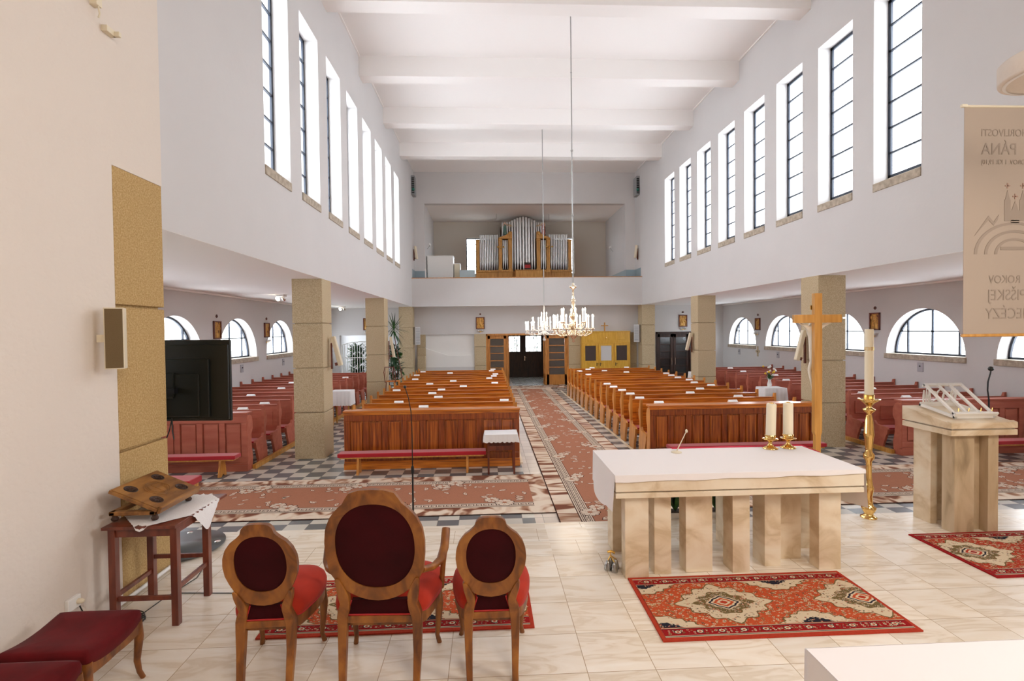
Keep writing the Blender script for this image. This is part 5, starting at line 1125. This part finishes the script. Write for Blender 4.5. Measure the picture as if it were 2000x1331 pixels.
# ================================================================ CHANDELIERS
def chandelier(label, x, y, zbody, R1, n1, R2, n2, zc, metal, rodm, R3=0, n3=0, ornate=True, power=60):
    t = thing('chandelier', label, 'chandelier', (x, y, zbody), 0, 'lit candle-arm chandeliers'); H = zc-zbody
    g = G(); g.lathe([(.02, H-.17), (.05, H-.14), (.10, H-.12), (.11, H-.09), (.16, H-.07), (.17, H-.04), (.20, H-.03), (.20, H)] if ornate else [(.02, H-.14), (.07, H-.08), (.12, H-.05), (.13, H)], seg=28); ob('ceiling_rose', g, 'silver', t)
    g = G(); g.tube([(0, 0, 1.0), (0, 0, H-.1)], .014, 8)
    for z in ((H*.36, H*.56, H*.80) if ornate else (H*.5,)): g.sphere((0, 0, z), .032 if z < H*.7 else .022, seg=12)
    ob('rod', g, rodm, t)
    g = G()
    if ornate: g.lathe([(0, -.28), (.03, -.25), (.02, -.20), (.06, -.15), (.10, -.10), (.07, -.04), (.035, 0), (.06, .06), (.11, .12), (.06, .20), (.04, .28), (.08, .33), (.10, .40), (.05, .48), (.03, .56), (.05, .62), (.04, .70), (.07, .74), (.03, .80), (.02, 1.0), (.09, 1.06), (.10, 1.08), (.03, 1.10), (.03, 1.15), (0, 1.17)], seg=20)
    else: g.lathe([(0, -.36), (.05, -.33), (.06, -.28), (.02, -.23), (.02, -.14), (.12, -.10), (.13, -.04), (.06, 0), (.05, .1), (.10, .2), (.05, .3), (.03, .7), (.02, 1.0)], seg=20)
    ob('stem', g, metal, t)
    for R_, n_, z0, hc_ in ((R1, n1, 0., .25), (R2, n2, .16, .25), (R3, n3, .34, .26)):
        for k in range(n_):
            a = 2*pi*(k+.5*(R_ == R2))/n_; c, s = cos(a), sin(a); g = G()
            P = [(.04, z0+.02), (R_*.35, z0-.10), (R_*.65, z0-.12), (R_*.92, z0-.06), (R_, z0+.04)]
            g.tube([(r*c, r*s, z) for r, z in P], .012, 6)
            if ornate: g.tube([((R_*.55+.05*cos(q))*c, (R_*.55+.05*cos(q))*s, z0-.05+.05*sin(q)) for q in [i*.7 for i in range(8)]], .008, 5); g.tube([((R_*.8+.03*cos(q))*c, (R_*.8+.03*cos(q))*s, z0-.02+.035*sin(q)) for q in [i*.8 for i in range(7)]], .007, 5)
            g.lathe([(.012, z0+.03), (.045, z0+.045), (.05, z0+.06), (.015, z0+.062), (.02, z0+.085)], R_*c, R_*s, 10)
            if not ornate: g.sphere((R_*c, R_*s, z0-.06), .022, 1, 8, 6, (1, 1, 1.7))
            arm = ob('arm', g, [metal, 'crystal'], t)
            g = G(); g.lathe([(.016, z0+.08), (.016, z0+.08+hc_)], R_*c, R_*s, 8); ob('candle_sleeve', g, 'candlewhite', arm)
            g = G(); z = z0+.08+hc_; g.lathe([(.010, z), (.020, z+.02), (.017, z+.045), (0, z+.075)], R_*c, R_*s, 8); ob('bulb', g, 'bulb', arm)
    lamp('chandelier_light', 'POINT', (x, y, zbody+.5), power, (1, .84, .66), .45)
chandelier('ornate gilt scroll-arm chandelier with lit candles, hanging nearer on a jointed rod', 2.07, 12.3, 2.66, .48, 12, .30, 6, ZC, 'palegold', 'chrome', power=35)
chandelier('crystal chandelier with lit candles, hanging farther over the aisle', 2.14, 19.35, 2.62, .70, 14, .46, 8, ZC, 'crystal', 'chrome', .10, 4, ornate=False, power=60)
# ================================================================ ORGAN
OK_ = 27.6/28.0
def ux(u): return (-1.153+u*.003227)*OK_
def vz(v): return 2.7+(9.302-v*.003227-2.7)*OK_
YO = 27.6
t = thing('pipe_organ', 'pipe organ with silver pipes in a golden oak case on the gallery', 'organ', (ux(987), YO, 4.3)); X0, Z0 = ux(987), 4.3
def obx(g, u0, u1, ya, yb, v0, v1, m=0): g.box(ux(u0)-X0, ux(u1)-X0, ya, yb, vz(v0)-Z0, vz(v1)-Z0, m)
def zb(v): return vz(v)-Z0
for u0, u1, y_ in ((175, 555, 0), (1432, 1800, 0), (553, 795, -.12), (1195, 1436, -.12)):
    g = G(); g.box(ux(u0)-X0, ux(u1)-X0, y_, .9, 0, zb(1065)); g.box(ux(u0)-X0-.02, ux(u1)-X0+.02, y_-.03, .9, zb(1065), zb(1030)); ob('case_base', g, 'oak', t, bevel=.01)
g = G(); g.box(ux(795)-X0, ux(1195)-X0, .1, .9, 0, zb(1055)); ob('case_base', g, 'oak', t); g = G(); g.box(ux(182)-X0, ux(1795)-X0, .55, .9, zb(1030), zb(480)); g.box(ux(590)-X0, ux(1380)-X0, .6, .9, zb(480), zb(260)); ob('case_back', g, 'darkwood', t)
g = G(); g.box(ux(820)-X0, ux(1258)-X0, -1.1, -.2, 0, zb(1075)); g.box(ux(810)-X0, ux(1268)-X0, -1.13, -.17, zb(1075), zb(1065)); ob('console', g, 'oak', t, bevel=.01)
g = G(); g.box(ux(985)-X0, ux(1078)-X0, -.62, -.60, zb(1020), zb(965)); ob('music_desk', g, 'robe_red', t); g = G(); g.box(ux(975)-X0, ux(1090)-X0, -.58, -.56, zb(1060), zb(925)); ob('music_rest', g, 'darkwood', t)
for u0, u1, y_ in ((180, 232, 0), (1745, 1795, 0), (557, 615, -.10), (722, 783, -.10), (1200, 1262, -.10), (1368, 1428, -.10)):
    top = 505 if 300 < u0 < 1700 else 515; g = G(); obx(g, u0, u1, y_, y_+.20, 1030, top); obx(g, u0-5, u1+5, y_-.02, y_+.22, top+30, top+8); obx(g, u0-5, u1+5, y_-.02, y_+.22, 1030, 1005); ob('case_post', g, 'oak', t, bevel=.008)
for u0, u1, mir in ((555, 788, False), (1198, 1432, True)):
    g = G(); obx(g, u0, u1, -.14, .15, 505, 490); W_ = ux(u1)-ux(u0); xa = ux(u0)-X0; zz = zb(490)
    pr = [(0.05, 0), (W_, 0), (W_, .30), (W_-.06, .345), (W_-.16, .33), (W_-.24, .22), (W_-.40, .11), (.10, .05)]
    if mir: pr = [(W_-p[0], p[1]) for p in pr][::-1]
    g.prism([(xa+p[0], zz+p[1]) for p in pr], 'y', -.12, .0); cx = xa+(W_-.13 if not mir else .13); g.lathe([(.08, 0), (.08, .03), (.03, .035)], seg=16, X=Matrix.Translation((cx, -.12, zz+.22)) @ Matrix.Rotation(pi/2, 4, 'X')); ob('pediment', g, 'oak', t, bevel=.006)
def pipe(u, r, vtop, vmouth, vfoot, y_=.25):
    g = G(); x = ux(u)-X0; zt_, zm, zf = zb(vtop), zb(vmouth), zb(vfoot)
    g.lathe([(r*.25, zf), (r, zm-.02), (r, zt_)], x, y_, 12); g.box(x-r*.7, x+r*.7, y_-r-.012, y_-r*.5, zm, zm+.10); g.lathe([(r*1.04, zt_-.02), (r*1.04, zt_), (r*.9, zt_)], x, y_, 12); ob('organ_pipe', g, 'tin', t)
for i in range(11): pipe(246+i*29.6, .040, 420, 885, 1025); pipe(1728-i*29.6, .040, 418, 885, 1020)
for i in range(3): pipe(635+i*34, .047, 520, 850, 1010, .10); pipe(1280+i*34+4, .047, 520, 850, 1010, .10)
for i, u in enumerate((632, 672, 710, 752)): pipe(u, .052, 208-(i == 3)*10, 470, 495, .35)
for i, u in enumerate((1212, 1250, 1292, 1328)): pipe(u, .052, 208-(i == 0)*10, 470, 495, .35)
for u, v, vm in ((795, 182, 850), (838, 165, 865), (884, 142, 880), (931, 130, 900), (982, 122, 905), (1033, 130, 900), (1080, 146, 880), (1128, 166, 862), (1172, 182, 850)): pipe(u, .068 if 850 < u < 1110 else .055, v, vm, 1050, .18)
def angel(label, u, v, robe, s):
    t = thing('angel_figure', label, 'statue', (ux(u), YO-.06, vz(v)), 0, 'painted angels on the organ case')
    P = [(0, 0, .30, .10), (0, 0, .45, .085), (0, 0, .56, .09), (0, 0, .63, .04), (.0, -.01, .70, .062), (.0, 0, .12, .13), (0, 0, .0, .12), (s*.10, -.04, .55, .03), (s*.20, -.12, .48, .022), (s*.30, -.16, .46, .018), (-s*.10, -.04, .55, .03), (-s*.02, -.16, .46, .02)]
    skin('robe', P[:4]+P[5:7], [(0, 1), (1, 2), (2, 3), (0, 4), (4, 5)], robe, t)
    skin('head_and_arms', [P[3], P[4], P[2], P[7], P[8], P[9], P[10], P[11]], [(0, 1), (0, 2), (2, 3), (3, 4), (4, 5), (2, 6), (6, 7)], 'skin', t)
    for k in (-1, 1):
        g = G()
        for q in range(7): leafstrip(g, (k*.04, .05, .52-.02*q), 0 if k > 0 else pi, .25-.16*q, .42-.035*q, .03, .25)
        ob('wing', g, 'plasterfig', t)
    g = G(); g.tube([(s*.08, -.14, .60), (s*.40, -.20, .44)], [.006, .014], 8); ob('trumpet', g, 'gold', t)
angel('angel in green robe with spread wings on the left organ pediment', 665, 445, 'robe_green', 1)
angel('angel in rose robe with spread wings on the right organ pediment', 1318, 445, 'robe_rose', -1)
for u, n in ((592, 'left'), (1412, 'right')):
    t = thing('organ_lamp', 'gilt two-globe lamp on the %s organ tower' % n, 'lamp', (ux(u), YO-.16, vz(655)), 0, 'gilt lamps on the organ towers')
    g = G(); g.tube([(-.13, -.05, 0), (.13, -.05, 0)], .012, 6); g.sphere((0, -.03, 0), .05); ob('bracket', g, 'gold', t)
    for s in (-1, 1): g = G(); g.sphere((s*.15, -.06, .02), .05); ob('globe', g, 'gold', t)
# gallery furniture
t = thing('gallery_cabinet', 'large white cabinet at the left end of the gallery', 'cabinet', (-2.32, 25.75, 4.3)); g = G(); g.box(-.64, .64, -.1, .8, 0, 2.1); g.box(-.66, .66, -.12, .82, 2.1, 2.14); ob('body', g, 'white', t, bevel=.006); g = G(); g.box(-.62, .62, -.115, -.10, .05, 2.05); ob('door', g, 'white', t, bevel=.004)
t = thing('gallery_side_cabinet', 'narrow white cabinet beside the large white gallery cabinet', 'cabinet', (-1.50, 25.9, 4.3)); g = G(); g.box(-.15, .15, 0, .7, 0, 1.80); ob('body', g, 'white', t, bevel=.006); g = G(); g.box(-.13, .13, -.012, 0, .05, 1.75); ob('door', g, 'cream', t)
t = thing('gallery_radiator', 'pale blue radiator panel behind the gallery parapet', 'radiator', (-.98, 25.6, 4.3)); g = G(); g.box(-.38, .38, -.04, .04, .5, 1.41)
for i in range(10): g.box(-.36+i*.076, -.33+i*.076, -.05, -.04, .52, 1.39)
ob('panel', g, 'paleblue', t); g = G(); g.tube([(.38, 0, .6), (.46, 0, .6), (.46, 0, 0)], .015, 8); g.tube([(-.38, 0, .6), (-.42, 0, .6), (-.42, 0, 0)], .015, 8); ob('pipe', g, 'white', t)
g = G(); g.box(-.03, .03, -.03, .03, 0, 1.35); tag(ob('white_post', g, 'white', loc=(-3.02+.10, 24.6, 4.3)), 'short white post behind the left end of the gallery parapet', 'post')
for label, loc, rz in (('two-globe lamp on the left side wall of the gallery', (-2.985, 25.9, 6.95), 90), ('two-globe lamp on the right side wall of the gallery', (6.835, 27.6, 7.05), -90)):
    t = thing('gallery_lamp', label, 'lamp', loc, radians(rz), 'two-globe lamps in the gallery'); g = G(); g.tube([(0, 0, -.15), (0, -.12, 0), (-.10, -.14, .05)], .01, 6); g.tube([(0, -.12, 0), (.10, -.14, .05)], .01, 6); ob('bracket', g, 'chrome', t)
    for s in (-1, 1): g = G(); g.sphere((s*.12, -.14, .08), .055); ob('globe', g, 'white', t)
for label, x, zz in (('thin rod hanging from the niche ceiling left of the organ', ux(527), vz(190)), ('thin rod hanging from the niche ceiling right of the organ', ux(1402), vz(210))):
    g = G(); g.tube([(x, YO-.3, 8.88), (x, YO-.3, zz)], .006, 6); tag(ob('hanging_rod', g, 'chrome'), label, 'rod', 'thin rods above the organ')
# ================================================================ CHAPEL, PLANTS
t = thing('chapel_gate', 'white iron gate with arched top before the chapel plants', 'gate', (-5.7, 25.26, 0))
g = G()
def gz(x): return 1.98+.24*cos((x+.50)*1.35)
for i in range(24): x = -1.38+i*.12; g.box(x-.012, x+.012, -.012, .012, .10, gz(x) if x < .3 else 1.85)
g.tube([(-1.40+i*.1, 0, gz(-1.40+i*.1)) for i in range(18)], .02, 6); g.box(-1.4, 1.38, -.02, .02, 1.42, 1.46); g.box(-1.4, 1.38, -.02, .02, .1, .14); ob('bars', g, 'white', t)
for x in (-1.38, .30, 1.37): g = G(); g.box(x-.03, x+.03, -.03, .03, 0, 1.98); ob('post', g, 'white', t)
def shrub(label, loc, h, r, n, sd, mats=('leafd', 'leaf'), name='potted_shrub', flowers=False, w=.05):
    random.seed(sd); t = thing(name, label, 'plant', loc, 0, None)
    g = G(); g.lathe([(.16, 0), (.22, .3), (.20, .3), (.19, .26), (0, .26)], seg=16); ob('pot', g, 'white', t)
    g = G(); g.tube([(0, 0, .25), (.02, .01, h*.6)], .02, 6); ob('stem', g, 'mahogany', t); g = G()
    for i in range(n):
        a = random.uniform(0, 6.28); rr = r*math.sqrt(random.random()); z = .3+(h-.3)*random.random()
        leafstrip(g, (rr*.5*cos(a), rr*.5*sin(a), z), a+random.uniform(-.8, .8), random.uniform(-.2, 1.1), random.uniform(.18, .40), w, random.uniform(.2, 1.1), i % 2, 4)
    ob('foliage', g, list(mats), t)
    if flowers:
        g = G()
        for i in range(26): a = random.uniform(0, 6.28); g.sphere((r*.6*cos(a)*random.random(), -r*.5, .7+random.random()*(h-.7)), .035, 0, 6, 4)
        ob('blossoms', g, 'yellowflower', t)
    return t
shrub('leafy green shrub behind the left half of the chapel gate', (-6.6, 26.1, 0), 2.05, .55, 480, 61, w=.07)
shrub('leafy shrub with yellow blossoms behind the middle of the chapel gate', (-5.75, 26.0, 0), 2.0, .55, 480, 62, flowers=True, w=.07)
shrub('dark leafy shrub behind the chapel gate, by the palm', (-4.75, 26.2, 0), 2.0, .5, 360, 63, w=.07)
t = thing('statue', 'painted statue of a bearded robed man with red cloak behind the chapel gate', 'statue', (-5.62, 25.55, .72))
g = G(); g.box(-.2, .2, -.18, .18, -.72, 0); ob('pedestal', g, 'white', t, bevel=.01)
skin('robe', [(0, 0, .65, .14), (0, 0, .95, .15), (0, 0, 1.12, .06), (0, 0, .35, .15), (0, 0, .0, .17), (.17, -.02, .98, .055), (.22, -.10, .76, .05), (-.17, -.02, .98, .055), (-.20, -.12, .80, .05)], [(0, 1), (1, 2), (0, 3), (3, 4), (1, 5), (5, 6), (1, 7), (7, 8)], 'robe_white', t)
skin('cloak', [(.10, .03, 1.0, .10), (.13, .0, .65, .12), (.12, .0, .30, .13), (.12, .0, .02, .14)], [(0, 1), (1, 2), (2, 3)], 'robe_red', t)
skin('head_and_hands', [(0, -.01, 1.14, .045), (0, -.02, 1.25, .075), (0, -.02, 1.33, .06)], [(0, 1), (1, 2)], 'skin', t); skin('hair', [(0, .02, 1.20, .07), (0, .01, 1.30, .082), (0, 0, 1.36, .06)], [(0, 1), (1, 2)], 'hair', t)
for sx, z in ((-.10, .82), (.20, .70)): skin('hand', [(sx, -.13, z, .03), (sx+.02, -.18, z+.05, .025), (sx+.02, -.20, z+.10, .012)], [(0, 1), (1, 2)], 'skin', t)
# tall palm by the second left pillar
t = thing('potted_palm', 'tall spiky palm with a bare leaning stem beyond the second left pillar', 'plant', (-3.72, 21.2, 0))
g = G(); g.lathe([(.18, 0), (.24, .38), (.22, .38), (.0, .34)], seg=18); ob('pot', g, 'white', t); g = G(); g.tube([(.25, .0, .3), (.12, 0, 1.2), (-.05, 0, 2.1), (-.12, 0, 2.75)], [.022, .02, .016, .014], 8); g.tube([(-.1, .05, .3), (-.2, 0, 1.0), (-.12, 0, 1.5)], .015, 6); ob('stem', g, 'mahogany', t)
random.seed(77); g = G()
for i in range(54): leafstrip(g, (-.12, 0, 2.6+.3*random.random()), random.uniform(0, 6.28), random.uniform(-.9, 1.5), random.uniform(.45, .8), .022, random.uniform(.1, .9), i % 2)
for i in range(30): leafstrip(g, (-.15, 0, 1.5+.5*random.random()), random.uniform(0, 6.28), random.uniform(-.9, 1.0), random.uniform(.3, .5), .05, random.uniform(.3, .9), 1)
ob('leaves', g, ['leaf', 'leafd'], t)
shrub('dark broad-leaved plant below the tall palm', (-3.95, 22.4, 0), 1.95, .35, 70, 64, w=.08)
# greenery outside the entrance doors
random.seed(9)
for x, w_ in ((.6, 'far left'), (1.7, 'left'), (2.8, 'right'), (3.9, 'far right')):
    t = thing('garden_shrub', 'green shrub outside the entrance, %s of those behind the door panes' % w_, 'plant', (x, 30.4, 0), 0, 'green shrubs outside the entrance doors'); g = G()
    for i in range(170): a = random.uniform(0, 6.28); leafstrip(g, (.4*random.random()*cos(a), .3*sin(a), random.uniform(.2, 2.6)), a, random.uniform(-.5, 1.2), .25, .045, .5, i % 2, 3)
    ob('foliage', g, ['leaf', 'leafd'], t); g = G(); g.tube([(0, 0, 0), (0, 0, 2)], .03, 6); ob('stem', g, 'mahogany', t)
g = G(); g.box(-60, 60, 29.6, 80, -.25, -.02); struct('ground_outside', g, mat('outside_paving', (.45, .44, .40), .9))
# ================================================================ BANNER AND CANOPY
t = thing('hanging_banner', 'tan cloth banner with faint mirrored lettering hanging at the right edge', 'banner', (4.455, 4.6, 2.60))
g = G(); g.box(0, 1.15, 0, .004, .0, 2.13); ob('cloth', g, 'banner', t)
g = G(); g.tube([(-.02, .0, 2.135), (1.2, .0, 2.135)], .012, 8); g.box(-.03, .02, -.012, .012, 2.125, 2.15); ob('top_rod', g, 'cream', t); g = G(); g.tube([(-.012, .002, .0), (1.2, .002, .0)], .015, 8); ob('bottom_rod', g, 'oak', t)
def btext(s, z, size, x_end, m='bannerink'):
    c = bpy.data.curves.new('lettering', 'FONT'); c.body = s; c.size = size; c.align_x = 'RIGHT'; c.extrude = .0005; c.materials.append(M[m])
    o = bpy.data.objects.new('lettering', c); COL.objects.link(o); o.parent = t; o.location = (x_end, -.003, z); o.rotation_euler = (pi/2, 0, pi); o.scale = (.86, 1, 1)
    me = bpy.data.meshes.new_from_object(o); me.name = 'lettering'; q = bpy.data.objects.new('lettering', me); COL.objects.link(q); q.parent = t; q.location = o.location; q.rotation_euler = o.rotation_euler; q.scale = o.scale
    bpy.data.objects.remove(o); return q
btext('V HORLIVOSTI', 1.86, .095, .16); btext('PÁNA', 1.69, .155, .165); btext('(POROV. 1 KR 19,10)', 1.60, .062, .16); btext('ROKOV', .49, .105, .245); btext('SPIŠSKEJ', .33, .145, .235); btext('DIECÉZY', .155, .145, .215)
g = G(); 
def tower(x, w, z0, z1, zp): g.prism([(x-w, z0), (x+w, z0), (x+w, z1), (x+w*.75, z1), (x, zp), (x-w*.75, z1), (x-w, z1)], 'y', -.0035, -.0005)
tower(.425, .03, 1.07, 1.27, 1.36); tower(.575, .03, 1.07, 1.27, 1.36); tower(.50, .045, 1.07, 1.17, 1.26)
g.box(.46, .54, -.0035, -.0005, 1.05, 1.08)
for r_, w_ in ((.40, .03), (.30, .03), (.20, .028)):
    pts = [(.50+r_*cos(pi*i/20), .76+r_*.75*sin(pi*i/20)) for i in range(21)]; inn = [(.50+(r_-w_)*cos(pi*i/20), .76+(r_-w_)*.75*sin(pi*i/20)) for i in range(20, -1, -1)]; g.prism(pts+inn, 'y', -.0035, -.0005)
g.box(.36, .62, -.0035, -.0005, .80, .83); g.prism([(.1, .93), (.24, 1.12), (.29, 1.06), (.34, 1.13), (.33, 1.08), (.29, 1.03), (.24, 1.08)], 'y', -.0035, -.0005); ob('emblem', g, 'bannerink', t)
g = G()
for x, z in ((.425, 1.40), (.50, 1.30), (.575, 1.40)): g.box(x-.025, x+.025, -.0035, -.0005, z-.006, z+.006); g.box(x-.006, x+.006, -.0035, -.0005, z-.025, z+.025)
ob('emblem_crosses', g, 'bannerink2', t)
t = thing('round_canopy', 'round white ceiling canopy cut by the right edge above the banner', 'canopy', (4.13, 3.5, 4.48))
g = G(); g.lathe([(0, .004), (.29, .004), (.305, 0), (.345, .006), (.35, .015), (.35, .14), (.34, .15), (0, .155)], seg=64); ob('disc', g, 'rough_plaster', t)
g = G(); g.lathe([(.30, -.006), (.31, -.002), (.32, -.001)], seg=64, cap=False); ob('ring', g, 'white', t); g = G(); g.tube([(0, 0, .11), (0, 0, ZC-4.47)], .012, 8); ob('rod', g, 'white', t)
